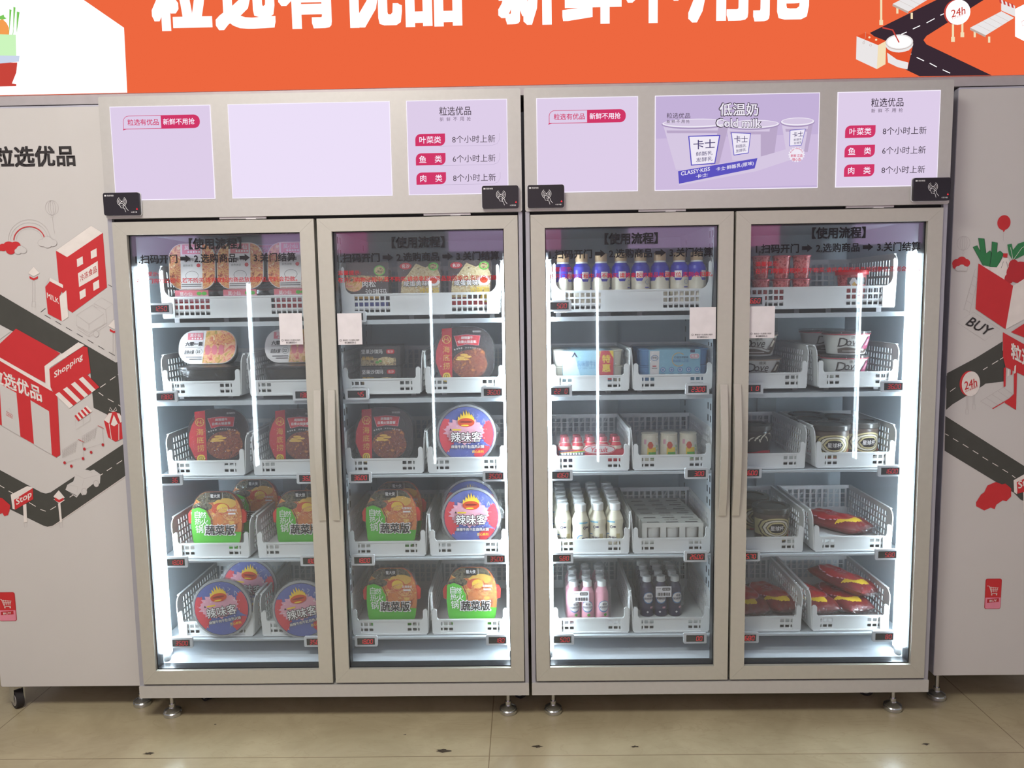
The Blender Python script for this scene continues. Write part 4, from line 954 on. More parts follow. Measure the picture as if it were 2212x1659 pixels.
def make_carton(kind):
    def mk():
        t = thing('yogurt_carton', None, 'carton'); w, h, d = .188, .104, .21
        for sx in (-1, 1):
            for yy in (.035, .105, .175):
                m = MB(); cup_stack(m, sx*(w/2-.012), yy, .001, 2, .0275, 'oval_blue' if kind else 'cream'); m.build('cup', t)
        m = MB(); m.box(-w/2+.012, w/2-.014, 0, d, 0, h, 'sky_box' if not kind else 'teal_box', .002); m.build('sleeve', t)
        m = MB(); m.y = -.0002; a, b = -w/2+.013, w/2-.015
        if not kind:
            m.ell(-.01, .012, .034, .014, 'label_white', 1); m.poly([(a, .004), (a+.06, .004), (a+.035, .10), (a, .10)], 'sky_pale', .5)
            m.poly([(-.054, .083), (-.044, .100), (-.034, .083), (-.039, .083), (-.044, .092), (-.049, .083)], 'plum', 1)
            m.ctext('风味酸牛奶', -.004, .062, .019, 'oval_blue', 2, 0.0, .064); m.ctext('FLAVORED YOGHURT', -.004, .048, .0055, 'oval_blue', 2, 0.0, .06)
            m.poly([(.034, h-.002), (.040, h-.002), (.024, .03), (.034, .03)], 'gold', 1.5); m.poly([(.040, h-.001), (b, h-.001), (b, .01), (.032, .01), (.030, .05)], 'label_red', 2); m.poly([(b-.014, h-.001), (b, h-.001), (b, h-.026)], 'label_yellow', 3)
            m.ctext('特', .056, .077, .026, 'label_yellow', 3, 0.03); m.ctext('惠', .056, .048, .026, 'label_yellow', 3, 0.03)
        else:
            m.poly([(a+.002, h-.004), (a+.032, h-.004), (a+.030, .022), (a+.016, .016), (a+.002, .022)], 'label_white', 2); m.ring(a+.017, .078, .011, .0016, 'oval_blue', 3, rz=.008); m.ctext('伊利', a+.017, .078, .008, 'plum', 3)
            m.rect(a+.010, .050, a+.022, .054, 'label_red', 3); m.rect(a+.008, .044, a+.025, .046, 'ink_grey', 3)
            m.ring(.012, .072, .021, .002, 'gold', 1.5, .8, 5.4); m.ctext('打造世界都说', .020, .079, .007, 'plum', 2, 0.0, .046); m.ctext('奥运健儿之选', .018, .068, .009, 'oval_blue', 2, 0.01, .050)
            for k in range(5): m.ell(-.038+.027*k, .040, .0085, .0085, 'oval_blue', 2, 18); m.ring(-.038+.027*k, .040, .005, .0012, 'label_white', 3, n=8); m.rect(-.045+.027*k, .025, -.031+.027*k, .0275, 'plum', 2)
            m.rect(.048, h-.010, .062, h-.001, 'plum', 2); m.poly(rrect(.046, .074, .076, .090, .006), 'label_white', 3); m.poly(rrect(.0475, .0755, .0745, .0885, .005), 'rose', 4); m.ctext('电商', .061, .082, .010, 'label_white', 5, 0.03)
        m.build('print', t)
        m = MB(); m.box(-w/2-.018, w/2+.016, -.004, d+.004, -.0005, h+.006, 'film_soft', .006); m.build('film', t); return t
    return mk
put('carton0', make_carton(0), 'pale blue yogurt carton with red special-offer flash, second shelf, left basket, third door', spot(.198, 1, .02))
put('carton1', make_carton(1), 'pale blue yogurt carton with five round icons, second shelf, right basket, third door', spot(.470, 1, .012))
def make_script_cup(tan):
    def mk():
        t = thing('chocolate_cup', None, 'cup'); H = .076
        m = MB(); m.lathe([(.054, 0), (.058, .003), (.071, .066)], 'card_white', 30); m.build('cup_body', t)
        m = MB(); m.lathe([(.0735, .064), (.0745, .065), (.0745, .0675)], 'dove_tan' if tan else 'foil_pink', 30); m.lathe([(.0745, .0675), (.0750, .0745), (.070, .076)], 'clear_tub', 30); m.build('lid', t)
        m = MB(); m.wrap = (.0652, 0, 0, lambda v: .0592+(v-.003)*.206); a, b = ('choc', 'choc') if tan else ('dove_mauve', 'choc')
        V = lambda u: u
        m.poly([(-.060, .020), (-.03, .026), (.0, .020), (.03, .012), (.056, .030), (.066, .052), (.062, .026), (.04, .006), (-.06, .006)], b, 1)
        m.poly([(.018, .022), (.030, .040), (.036, .058), (.050, .060), (.064, .050), (.060, .030), (.040, .016)], a, 2); m.poly([(.030, .030), (.040, .050), (.050, .048), (.046, .030)], 'rose' if not tan else 'cream', 3)
        m.line([(-.06, .028), (-.03, .033), (0, .028), (.02, .020)], .002, 'choc', 3)
        m.ctext('D', -.044, .041, .028, 'choc_dark', 4, 0.0, shear=.25); m.ctext('ove', -.012, .038, .017, 'choc_dark', 4, 0.0, .042, shear=.25); m.ctext('德芙', -.010, .056, .010, 'choc_dark', 4, 0.0)
        m.rect(-.045, .012, .01, .014, 'label_white', 3)
        m.build('print', t); return t
    return mk
for k in (0, 1): put('cup_tan', make_script_cup(True), '%s brown and white chocolate cup stacked at the left, second shelf, rightmost door' % ('lower', 'upper')[k], spot((.750, .738)[k], 1, .085, .0765*k), (0, 0, .1), 'stacked chocolate cups')
for k in (0, 1):
    put('cup_mauve', make_script_cup(False), '%s mauve and white chocolate cup of the front stack, second shelf, rightmost door' % ('lower', 'upper')[k], spot(1.030+.004*k, 1, .085, .0765*k), (0, 0, .15), 'stacked chocolate cups')
    put('cup_mauve', make_script_cup(False), '%s mauve and white chocolate cup of the back stack, second shelf, rightmost door' % ('lower', 'upper')[k], spot(1.014, 1, .238, .0765*k), (0, 0, .3), 'stacked chocolate cups')
def make_small_pack():       # ten small red-capped drinks in a printed card sleeve under film
    t = thing('drink_pack', None, 'drinks')
    for j in (1, 0):
        for i in range(5):
            m = MB(); x, y = -.082+.041*i, .022+.043*j
            m.lathe([(.016, 0), (.019, .004), (.019, .030), (.016, .036), (.019, .044), (.018, .054), (.0125, .064), (.0125, .070)], 'milk', 16, x, y); b = m.build('bottle', t)
            m = MB(); m.lathe([(.0135, .0665), (.014, .068), (.0125, .080), (.011, .0815)], 'foil_pink', 16, x, y); m.lathe([(.0187, .0535), (.0132, .0640)], 'yak_red', 16, x, y, cap=False); m.build('cap', b)
    m = MB(); m.box(-.105, .105, -.0005, .09, 0, .042, 'yak_red', .001); m.y = -.0009
    m.poly([(-.105, .001), (-.03, .001), (-.02, .030), (-.06, .042), (-.105, .042)], 'plum', 1)
    for k, c in enumerate(('label_red', 'label_yellow', 'leaf_green', 'oval_blue')): m.poly([(-.10, .034-.002*k), (-.02, .040-.002*k), (-.02, .042-.002*k), (-.10, .036-.002*k)], c, 2)
    m.prism([(.026+.052*math.cos(2*PI*i/30), .043+.017*math.sin(2*PI*i/30)) for i in range(30)], -.0016, -.0004, 'label_white'); m.y = -.0017; m.ring(.026, .043, .049, .002, 'yak_red', 4, rz=.0145); m.ctext('Yakult', .026, .0425, .0155, 'yak_red', 5, 0.015, shear=.25)
    for k in range(8): m.rect(-.096+.009*k, .027, -.090+.009*k, .034, 'label_white', 4)
    m.build('sleeve', t)
    m = MB(); m.box(-.107, .107, -.003, .093, -.0005, .084, 'film_soft', .01); m.build('film', t); return t
put('small_pack', make_small_pack, 'pack of ten small red-capped drinks in a red sleeve, third shelf, third door', spot(.205, 2, .018), (0, 0, .03))
def make_cup_trio():
    t = thing('cup_pack', None, 'cups')
    for i in range(3):
        x = -.062+.062*i; m = MB(); m.lathe([(.031, 0), (.0305, .004), (.026, .084), (.0275, .085), (.0275, .088)], 'cream', 22, x, .034); c = m.build('cup', t)
        m = MB(); m.T = Matrix.Translation((x, .034, 0)); m.wrap = (.0285, 0, 0, lambda v: .0308-.0055*(v/.084))
        m.rect(-.012, .02, .03, .045, 'label_yellow', 1); m.ell(-.002, .052, .010, .012, 'lips', 2, 14); m.rect(-.008, .01, .016, .03, 'leaf_green', 2); m.rect(.016, .012, .026, .060, 'label_white', 3); m.ctext('酸', .021, .048, .009, 'leaf_green', 4); m.ctext('奶', .021, .036, .009, 'leaf_green', 4); m.rect(-.025, .055, -.016, .07, 'rose', 2)
        m.build('print', c)
    m = MB(); m.box(-.100, .100, -.002, .072, -.0005, .094, 'film', .012); m.build('film', t); return t
put('cup_trio', make_cup_trio, 'three yogurt cups wrapped in clear film on the third shelf, third door', spot(.460, 2, .02))
def make_milk_bottle():
    t = thing('yogurt_bottle', None, 'bottle'); m = MB()
    m.lathe([(.024, 0), (.0265, .004), (.0275, .035), (.0255, .048), (.0255, .060), (.0275, .072), (.027, .086), (.0175, .108), (.0165, .114)], ['milk']*6+['clear_white']*2 if False else 'milk', 22); m.build('bottle_body', t)
    m = MB(); m.lathe([(.0165, .113), (.0185, .115), (.0185, .134), (.0165, .1365), (.0, .1375)], 'cap_white', 22, cap=False); m.build('cap', t)
    m = MB(); m.wrap = (.0276, 0, 0)
    m.rect(-.018, .076, .012, .081, 'teal_box', 1); m.ring(.0, .062, .004, .002, 'plum', 1, n=10); m.rect(.006, .060, .014, .065, 'plum', 1)
    m.ring(-.012, .026, .012, .003, 'oval_blue', 1, 1.2, 4.2, 14); m.ctext('饮益C', .004, .026, .0105, 'plum', 2, 0.02); m.ctext('Joyic', -.012, .013, .008, 'plum', 2, 0.01, shear=.2); m.rect(.016, .010, .028, .040, 'label_gold', 1)
    m.build('label', t); return t
ORD = ('front', 'second', 'third', 'fourth', 'fifth', 'sixth'); CL = ('leftmost', 'second', 'third', 'rightmost')
for j in range(6):
    for i in range(4):
        put('milk_bottle', make_milk_bottle, 'white capped yogurt bottle, %s column, %s row from the glass, fourth shelf, third door' % (CL[i], ORD[j]), spot(.113+.0567*i+random.uniform(-.001, .001), 3, .038+.0562*j-(.010 if i == 1 and j == 0 else 0)), (0, 0, random.uniform(-.7, .5)), 'white capped yogurt bottles')
def make_cup_sleeve():
    t = thing('cup_sleeve', None, 'cups'); w, h = .198, .070
    for i in range(3):
        m = MB(); m.lathe([(.022, .002), (.0265, .050), (.0275, .052), (.0275, .058)], 'card_white', 18, -.062+.062*i, .027); m.build('cup', t)
    m = MB()
    us = [-w/2, -.0835, -.0405, -.0215, .0215, .0405, .0835, w/2]
    win = lambda i, j: not (i in (1, 3, 5) and j in (1,))
    grid_wall(m, us, [0, .022, .056, h], win, lambda u, v, q: (u, q*.0012-.001, v), 'card_white')
    m.box(-w/2, w/2, .0, .052, h-.0012, h, 'card_white'); m.box(-w/2, w/2, .051, .052, 0, h, 'card_white'); m.box(-w/2, -w/2+.001, 0, .052, 0, h, 'card_white'); m.box(w/2-.001, w/2, 0, .052, 0, h, 'card_white')
    m.T = Matrix.Translation((0, .026, h+.0003)) @ Matrix.Rotation(-PI/2, 4, 'X'); m.y = 0
    for i in range(3): m.poly([(-.062+.062*i-.021, -.02), (-.062+.062*i+.021, -.02), (-.062+.062*i+.019, -.012), (-.062+.062*i-.019, -.012)], 'ink_grey', 1)
    m.ctext('简醇 无蔗糖', 0, .008, .008, 'ink_grey', 1); m.rect(.06, .008, .09, .011, 'ink', 1)
    m.build('sleeve', t); return t
for j in range(6):
    put('cup_sleeve', make_cup_sleeve, 'white card sleeve of three cups, %s row from the glass, fourth shelf, third door' % ORD[j], spot(.468-.003*j, 3, .022+.0535*j), (0, 0, 0), 'white cup sleeves')
def make_bottle_pack(kind):
    def mk():
        t = thing('bottle_pack', None, 'drinks'); body = ('pink_milk', 'plum')[kind]
        for j in (1, 0):
            for i in range(3):
                x, y = -.047+.047*i, .024+.047*j; m = MB()
                m.lathe([(.020, 0), (.0225, .004), (.0225, .088), (.0205, .100), (.013, .114), (.012, .118)], body, 20, x, y); b = m.build('bottle', t)
                m = MB(); m.lathe([(.0125, .117), (.0145, .118), (.0145, .134), (.013, .136)], 'cap_white', 18, x, y); m.build('cap', b)
                if j == 0:
                    m = MB(); m.T = Matrix.Translation((x, y, 0)) @ Matrix.Rotation((.15, -.1, .25)[i], 4, 'Z'); m.wrap = (.0227, 0, 0); z = (.054, .066)[kind]
                    m.ell(0, z, .019, .020, 'oval_blue', 1, 20); m.ell(0, z+.001, .017, .017, 'label_white', 2, 20); m.ctext('明治', .002, z+.008, .0075, 'plum', 3, 0.02); m.ctext('保加利亚式', 0, z-.002, .0075, 'plum', 3, 0.02, .030)
                    if kind: m.ell(-.004, .018, .004, .004, 'label_white', 2, 12); m.rect(.004, .030, .014, .036, 'rose', 2)
                    else: m.ell(.004, .026, .006, .005, 'leaf_green', 2, 10)
                    m.build('print', b)
        m = MB(); z = (.092, .090)[kind]; x = (-.024, .004)[kind]; m.box(x-.026, x+.026, -.0062, -.0052, z-.018, z+.018, 'paper'); m.y = -.0063
        m.poly(rrect(x-.004, z+.004, x+.022, z+.014, .002), 'ink', 1); m.ctext('微家物联', x+.009, z+.009, .0058, 'label_white', 2, 0.0, .022); m.rect(x-.024, z+.010, x-.008, z+.0115, 'ink_grey', 1)
        for k in range(15): m.rect(x-.021+.0028*k, z-.014, x-.0205+.0028*k+.0010*(k % 3), z-.003, 'ink', 1)
        m.build('price_label', t)
        m = MB(); m.box(-.074, .074, -.004, .100, .0005 if not kind else .03, .140, 'film', .015); m.build('film', t); return t
    return mk
for k, y in ((0, .025), (1, .135)):
    put('pack0', make_bottle_pack(0), '%s shrink-wrapped pack of pink drink bottles, bottom shelf, third door' % ('front', 'back')[k], spot(.193+.004*k, 4, y), (0, 0, .02), 'packs of pink bottles')
for k, y in ((0, .065), (1, .175)):
    put('pack1', make_bottle_pack(1), '%s shrink-wrapped pack of dark purple drink bottles, bottom shelf, third door' % ('front', 'back')[k], spot(.442+.004*k, 4, y), (0, 0, .02), 'packs of purple bottles')
def make_jar(kind):
    def mk():
        t = thing('biscuit_tub', None, 'tub'); m = MB()
        m.lathe([(.050, 0), (.053, .004), (.057, .085), (.055, .092), (.058, .094)], 'choc' if kind else 'choc_dark', 30); m.build('tub_body', t)
        m = MB(); m.lathe([(.061, .093), (.062, .095), (.062, .108), (.060, .111), (.045, .1115), (.043, .109), (0, .109)], 'lid_dark', 30, cap=False); m.build('lid', t)
        m = MB(); m.wrap = (.057, 0, 0, lambda v: .0535+.0037*(v/.085))
        if kind:
            m.rect(-.085, .022, .085, .074, 'label_gold', .5)
            for k, (a, b, c) in enumerate(((.066, .036, 'choc'), (.060, .033, 'label_gold'), (.050, .0285, 'choc_dark'), (.046, .0265, 'cream'), (.037, .022, 'choc'), (.034, .0205, 'label_gold'))): m.ell(0, .048, a, b, c, 1+k*.7, 30)
            m.poly([(-.06, .004), (.06, .004), (.055, .020), (.02, .014), (-.02, .012), (-.055, .022)], 'label_gold', 1.5)
            m.poly([(.026*math.cos(a)*(1+.08*math.cos(6*a)), .048+.016*math.sin(a)*(1+.08*math.cos(6*a))) for a in [2*PI*i/48 for i in range(48)]], 'tub_black', 6); m.ctext('星球杯', 0, .048, .0155, 'label_white', 7, 0.015, .042)
            m.ell(.046, .020, .006, .006, 'lips', 5, 12); m.rect(-.03, .002, .02, .008, 'label_red', 2); m.ell(.058, .028, .006, .006, 'lips', 5, 12)
        else:
            for k in range(7): m.ring(-.02+.012*k, .055, .016+.003*k, .004, 'cream' if k % 2 else 'choc_dark', 1+k*.2, .2, 2.8, 14)
            m.poly([(-.07, .004), (.08, .004), (.08, .026), (.02, .032), (-.03, .024), (-.07, .030)], 'yak_red', 3); m.rect(-.05, .010, .05, .016, 'rose', 4)
        m.build('print', t); return t
    return mk
put('jar0', make_jar(0), 'brown and red swirl biscuit tub at the left of the third shelf, rightmost door', spot(.735, 2, .075))
for x, y, w in ((.982, .062, 'front left'), (1.095, .105, 'front right'), (.955, .180, 'middle left'), (1.070, .222, 'middle right'), (.985, .285, 'rearmost')):
    put('jar1', make_jar(1), 'dark gold-label biscuit tub, %s of five, third shelf, rightmost door' % w, spot(x, 2, y), (0, 0, -.1 if x < 1 else .15), 'gold-label biscuit tubs')
put('jar1', make_jar(1), 'front dark gold-label biscuit tub in the left basket, fourth shelf, rightmost door', spot(.800, 3, .070, .002), (0, 0, .05), 'gold-label biscuit tubs')
put('jar1', make_jar(1), 'gold-label biscuit tub behind another, left basket, fourth shelf, rightmost door', spot(.775, 3, .215), (0, 0, .2), 'gold-label biscuit tubs')
def make_pouch():            # plump red film pouch with a yellow swoosh and a clear crimped end
    t = thing('sausage_pack', None, 'sausage pack'); L, Wd, T = .23, .125, .052; nu, nv = 52, 32
    m = MB(); V = []; idx = {}
    for s in (1, -1):
        for i in range(nu+1):
            for j in range(nv+1):
                u, v = -1+2*i/nu, -1+2*j/nv
                taper = 1-.28*max(0, u)**3-.12*max(0, -u)**4
                h = max(0, 1-abs(u)**5)*max(0, 1-abs(v)**2.6); h = h**.6*T/2
                h *= 1+.06*math.sin(9*v+3*u)+.05*math.sin(13*u)
                idx[(s, i, j)] = len(V); V.append((v*Wd/2*taper, -u*L/2, T/2+s*h))
    for s in (1, -1):
        for i in range(nu):
            for j in range(nv):
                u, v = -1+2*(i+.5)/nu, -1+2*(j+.5)/nv
                a = (idx[(s, i, j)], idx[(s, i+1, j)], idx[(s, i+1, j+1)], idx[(s, i, j+1)])
                d = math.hypot((u+.15)/.85, v/.95)
                mat = 'sausage_red' if d < .86 else ('label_yellow' if u > .3 and v < .25 and d < 1.12 else ('rose' if d < .90 else 'sausage_dark'))
                if s < 0: mat = 'sausage_dark'
                m.add([V[k] for k in a], [(0, 1, 2, 3)], mat, True)
    m.build('pouch', t)
    m = MB(); m.T = Matrix.Translation((0, .02, T*.985)) @ Matrix.Rotation(-PI/2, 4, 'X') @ Matrix.Rotation(.9, 4, 'Y'); m.y = -.001
    m.ctext('双汇', 0, .004, .016, 'rose', 1, 0.02); m.ctext('火腿肠', 0, -.014, .012, 'rose', 1, 0.01); m.build('print', t)
    m = MB(); Q = []
    for i in range(13):
        x = -.045+.09*i/12; z = T/2+.006*math.sin(i*2.1)
        Q += [(x, -L/2+.012, z+.012), (x, -L/2+.012, z-.012), (x*1.08, -L/2-.022, T/2+.007*math.sin(i*2.9))]
    F = []
    for i in range(12): a = 3*i; F += [(a, a+3, a+5, a+2), (a+2, a+5, a+4, a+1)]
    m.add(Q, F, 'film', True); m.build('crimped_end', t); return t
put('pouch', make_pouch, 'single red sausage pack lying askew in the right basket, fourth shelf, rightmost door', spot(1.055, 3, .175), (0, 0, .58), 'red sausage packs')
for x, y, z, rx, ry, rz, lab in ((.962, .150, .004, 0, 0, .18, 'red sausage pack with yellow tip, left of the right basket, bottom shelf'), (1.072, .150, .004, 0, 0, .22, 'dark red sausage pack at the bottom of the right pile, bottom shelf, rightmost door'),
                                 (1.085, .175, .056, .06, .1, .48, 'red sausage pack on top of the right pile, bottom shelf, rightmost door'),
                                 (.835, .160, .004, 0, 0, .28, 'red sausage pack at the right of the left basket, bottom shelf, rightmost door'), (.735, .140, .004, 0, -.08, .12, 'red sausage pack cut off by the frame, left basket, bottom shelf, rightmost door')):
    put('pouch', make_pouch, lab, spot(x, 4, y, z), (rx, ry, rz), 'red sausage packs')

# ------------------------------------------------------------------ card readers
def make_reader():
    t = thing('card_reader', None, 'card reader'); w, h = .1075, .066
    m = MB(); m.prism(rrect(-w/2, 0, w/2, h, .006, 4), -.013, 0, 'reader_black'); m.prism(rrect(-w/2-.0015, -.0015, w/2+.0015, h+.0015, .007, 4), -.004, 0, 'tag_white'); m.build('housing', t)
    m = MB(); m.y = -.0132; cx, cz = .002, .040
    m.ell(cx, cz, .0022, .0022, 'ink_white', 1, 12)
    for r in (.0055, .0095, .0135): m.ring(cx, cz, r, .0013, 'ink_white', 1, -1.0, 1.0, 12); m.ring(cx, cz, r, .0013, 'ink_white', 1, PI-1.0, PI+1.0, 12)
    m.line([(cx-.006, cz-.005), (cx+.002, cz-.006), (cx+.006, cz-.012), (cx+.004, cz-.018), (cx-.003, cz-.019), (cx-.007, cz-.010)], .0012, 'ink_white', 1, True)
    m.line([(cx+.003, cz-.008), (cx+.010, cz-.013), (cx+.012, cz-.020), (cx+.018, cz-.027)], .0013, 'ink_white', 1); m.line([(cx+.002, cz-.019), (cx+.007, cz-.021), (cx+.010, cz-.031)], .0013, 'ink_white', 1); m.line([(cx-.001, cz-.012), (cx+.005, cz-.014)], .0012, 'ink_white', 1)
    m.ctext('微家物联', -.031, h-.0085, .0048, 'ink_white', 1, 0.01); m.rect(-.049, h-.0105, -.043, h-.0065, 'ink_white', 1); m.ctext('IC读卡器', .037, .0085, .0042, 'ink_white', 1, 0.01); m.build('print', t)
    m = MB(); m.y = -.0133; m.poly([(.0435, .0155), (.0485, .0155), (.046, .021)], 'indicator_red', 1); m.build('indicator_light', t); return t
for x, lab in ((-1.194, 'black card reader at the far left corner of the left fridge header'), (-.0695, 'black card reader at the right end of the left fridge header'), (.0645, 'black card reader at the left end of the right fridge header'), (1.191, 'black card reader at the far right corner of the right fridge header')):
    put('reader', make_reader, lab, (x, -.002, 1.6005), (0, 0, 0), 'black card readers')

# ------------------------------------------------------------------ illuminated sign over the fridges
YS = 0.08
S_ = lambda x, y: at(x, y, YS)
def crop(ox, oy, s, Y): return lambda x, y: at(ox+x/s, oy+y/s, Y)
sign = thing('light_box_sign', 'long backlit orange and white shop sign above both fridges', 'sign', (0, YS, 1.947))
IS = Matrix.Translation((0, -YS, -1.947))
m = MB(); m.T = IS; m.box(-3.2, 3.2, YS+.004, .30, 1.947, 1.976, 'rail_grey', .003); m.box(-3.2, 3.2, YS+.006, .30, 1.976, 2.76, 'rail_grey'); m.build('frame', sign)
m = MB(); m.T = IS; m.y = YS
m.box(-3.19, 3.19, YS, YS+.006, 1.977, 2.75, 'sign_red')
a, b, c = S_(181, 0), S_(268, 60), S_(275, 200)
k = (a[0]-b[0])/(a[1]-b[1])
m.poly([(-3.19, 1.977), (c[0], 1.977), b, (b[0]+k*(2.75-b[1]), 2.75), (-3.19, 2.75)], 'sign_white', 1)
m.build('panel', sign)
m = MB(); m.T = IS; m.y = YS
L = lambda pts, mat, lay=2, f=S_: m.poly([f(*p) for p in pts], mat, lay)
def W(pts, w, mat, lay, f, closed=False): m.line([f(*p) for p in pts], w, mat, lay, closed)
def EL(cx, cy, rx, ry, f, mat, lay, n=28):
    x, z = f(cx, cy); x1, _ = f(cx+rx, cy); _, z1 = f(cx, cy-ry); m.ell(x, z, x1-x, z1-z, mat, lay, n)
def QT(s, bl, br, tr, tl, f, mat, lay, bold=0.0, shear=0.0): m.quad_text(s, f(*bl), f(*br), f(*tr), f(*tl), mat, lay, bold, shear)
# headline, its upper part runs out of the frame
X = [331+136.5*i for i in range(5)] + [1077+136.5*i for i in range(5)]
for ch, x in zip('粒选有优品新鲜不用抢', X):
    yb = 68-.0163*(x-331); w = 129 if ch not in '品不' else 122
    if ch == '新': m.build('headline', sign); m = MB(); m.T = IS; m.y = YS
    x0, z0 = S_(x, yb); x1, _ = S_(x+w, yb); m.text(ch, x0, z0, x1, z0+.205, 'sign_white', 3, 0.045)
m.build('headline', sign)
# left corner: bag of vegetables
C1 = crop(0, 0, 2.989, YS)
m = MB(); m.T = IS; m.y = YS
L([(0, 130), (20, 125), (45, 150), (60, 180), (60, 230), (0, 230)], 'sign_carrot', 3, C1)
for x, y, w in ((62, 60, 14), (88, 45, 14), (110, 75, 18)): L([(x, y), (x+w, y+4), (x+w-20, 225), (x-2, 225)], 'sign_leek', 2, C1)
L([(0, 105), (25, 95), (30, 110), (45, 120), (20, 128), (0, 125)], 'sign_leek', 2, C1)
L([(0, 222), (105, 226), (108, 365), (0, 365)], 'sign_green', 4, C1); L([(0, 360), (130, 362), (126, 400), (0, 412)], 'sign_blue', 5, C1)
L([(0, 405), (115, 405), (108, 470), (80, 540), (108, 545), (108, 558), (0, 560)], 'sign_crimson', 4, C1)
m.build('vegetable_bag_print', sign)
# right corner: road scene
C3 = crop(1480, 0, 3.0219, YS)
m = MB(); m.T = IS; m.y = YS
L([(1205, 215), (1680, -20), (1980, -20), (1575, 235), (1555, 262), (1575, 290), (2000, 492), (1530, 498), (1440, 455), (1350, 330)], 'sign_road', 1, C3)
for p, q in (((1410, 225), (1445, 210)), ((1485, 190), (1533, 168)), ((1575, 150), (1627, 122)), ((1665, 100), (1690, 90)), ((1465, 350), (1475, 355)), ((1510, 375), (1558, 398)), ((1595, 413), (1642, 438)), ((1680, 456), (1728, 478))): W([p, q], .0022, 'sign_white', 2, C3)
L([(1118, 238), (1258, 296), (1250, 452), (1114, 388)], 'sign_soft', 3, C3); L([(1258, 296), (1310, 268), (1306, 420), (1250, 452)], 'sign_cream', 3.2, C3); L([(1118, 238), (1172, 215), (1310, 268), (1258, 296)], 'sign_deep', 3.1, C3)
for x, y in ((1164, 280), (1209, 296)): EL(x, y, 8, 8, C3, 'sign_line', 3.4, 12); EL(x, y, 6, 6, C3, 'sign_soft', 3.5, 12)
for x, y in ((1201, 245), (1245, 261)): EL(x, y, 7, 7, C3, 'sign_cream', 3.4, 12)
W([(1164, 280), (1176, 240), (1176, 210)], .0008, 'sign_line', 3.6, C3)
L([(1308, 310), (1482, 310), (1448, 455), (1385, 440), (1322, 410)], 'sign_deep', 4, C3); L([(1316, 345), (1380, 390), (1455, 410), (1448, 455), (1385, 440), (1322, 410)], 'sign_soft', 4.2, C3)
EL(1396, 292, 90, 52, C3, 'sign_soft', 4.3); EL(1396, 276, 90, 50, C3, 'sign_line', 4.5); EL(1396, 274, 88, 48, C3, 'sign_soft', 4.6); EL(1396, 276, 78, 40, C3, 'sign_white', 4.7); L([(1390, 318), (1460, 300), (1460, 330), (1390, 345)], 'sign_soft', 4.4, C3)
W([(1285, 182), (1352, 198), (1394, 280)], .0040, 'sign_crimson', 5, C3)
EL(1768, 82, 82, 84, C3, 'sign_crimson', 5); EL(1778, 82, 80, 82, C3, 'sign_white', 5.2)
QT('24h', (1735, 118), (1826, 92), (1826, 42), (1732, 68), C3, 'sign_crimson', 6, 0.02); QT('无人智能超市', (1735, 136), (1830, 96), (1830, 82), (1735, 120), C3, 'sign_crimson', 6)
for x, y0, y1 in ((1745, 160, 275), (1806, 142, 245), (1277, -20, 165)): L([(x-7, y0), (x+7, y0), (x+7, y1-30), (x-7, y1-30)], 'sign_cream', 4.8, C3); L([(x-12, y1-32), (x+12, y1-32), (x+12, y1), (x-12, y1)], 'sign_cream', 4.9, C3)
for (dx, dy) in ((0, 0), (-505, -155)):
    L([(1858+dx, 182+dy), (2062+dx, 75+dy), (2145+dx, 118+dy), (1960+dx, 232+dy)], 'sign_soft', 3, C3); L([(1858+dx, 182+dy), (1960+dx, 232+dy), (1958+dx, 245+dy), (1856+dx, 196+dy)], 'sign_line', 3.1, C3)
    for k in range(1, 5): W([(1858+dx+20.4*k*2, 182+dy-10.7*k*2), (1960+dx+18.5*k*2, 232+dy-11.4*k*2)], .0006, 'sign_line', 3.2, C3)
    for x, y in ((1888, 205), (1982, 240)): L([(x-7+dx, y+dy), (x+7+dx, y+dy), (x+7+dx, y+40+dy), (x-7+dx, y+40+dy)], 'sign_cream', 2.9, C3)
L([(2060, 0), (2150, 40), (2150, 110), (2060, 70)], 'sign_soft', 3.4, C3)
for k in range(4): L([(2045+26*k, -6+10*k), (2058+26*k, -2+10*k), (2064+26*k, 26+10*k), (2050+26*k, 20+10*k)], 'sign_crimson', 3.8, C3)
L([(2150, 60), (2230, 20), (2230, 280), (2150, 240)], 'sign_white', 4, C3); W([(2195, 140), (2230, 130)], .0010, 'sign_crimson', 4.2, C3); W([(2195, 140), (2197, 172), (2230, 165)], .0010, 'sign_crimson', 4.2, C3)
m.build('street_print', sign)

# ------------------------------------------------------------------ side cabinets with printed fronts
def cabinet(label, x0, x1, z0):
    t = thing('printed_cabinet', label, 'cabinet', ((x0+x1)/2, .08, 0)); inv = Matrix.Translation((-(x0+x1)/2, -.08, 0))
    m = MB(); m.T = inv; m.box(x0, x1, .081, .66, z0, 1.943, 'cab_side', .004); m.build('body', t)
    m = MB(); m.T = inv; m.prism(rrect(x0+.001, z0+.001, x1-.001, 1.938, .008, 4), .0795, .081, 'cab_white'); m.build('front_sheet', t)
    return t, inv
cabL, iL = cabinet('white cabinet printed with a red and grey street scene, left of the fridges', -1.752, -1.256, .086)
foot(cabL, -1.305+1.504, .04); foot(cabL, -1.305+1.504, .5); caster(cabL, -1.72+1.504, .03)
YC = .0795
def rot_txt(s, cx, cy, w, h, slope, f, mat, lay, bold=0.0, lean=0.0):
    """lettering centred at (cx, cy) whose base line drops slope per unit to the right"""
    QT(s, (cx-w/2-lean, cy-slope*w/2+h/2), (cx+w/2-lean, cy+slope*w/2+h/2), (cx+w/2+lean, cy+slope*w/2-h/2), (cx-w/2+lean, cy-slope*w/2-h/2), f, mat, lay, bold)
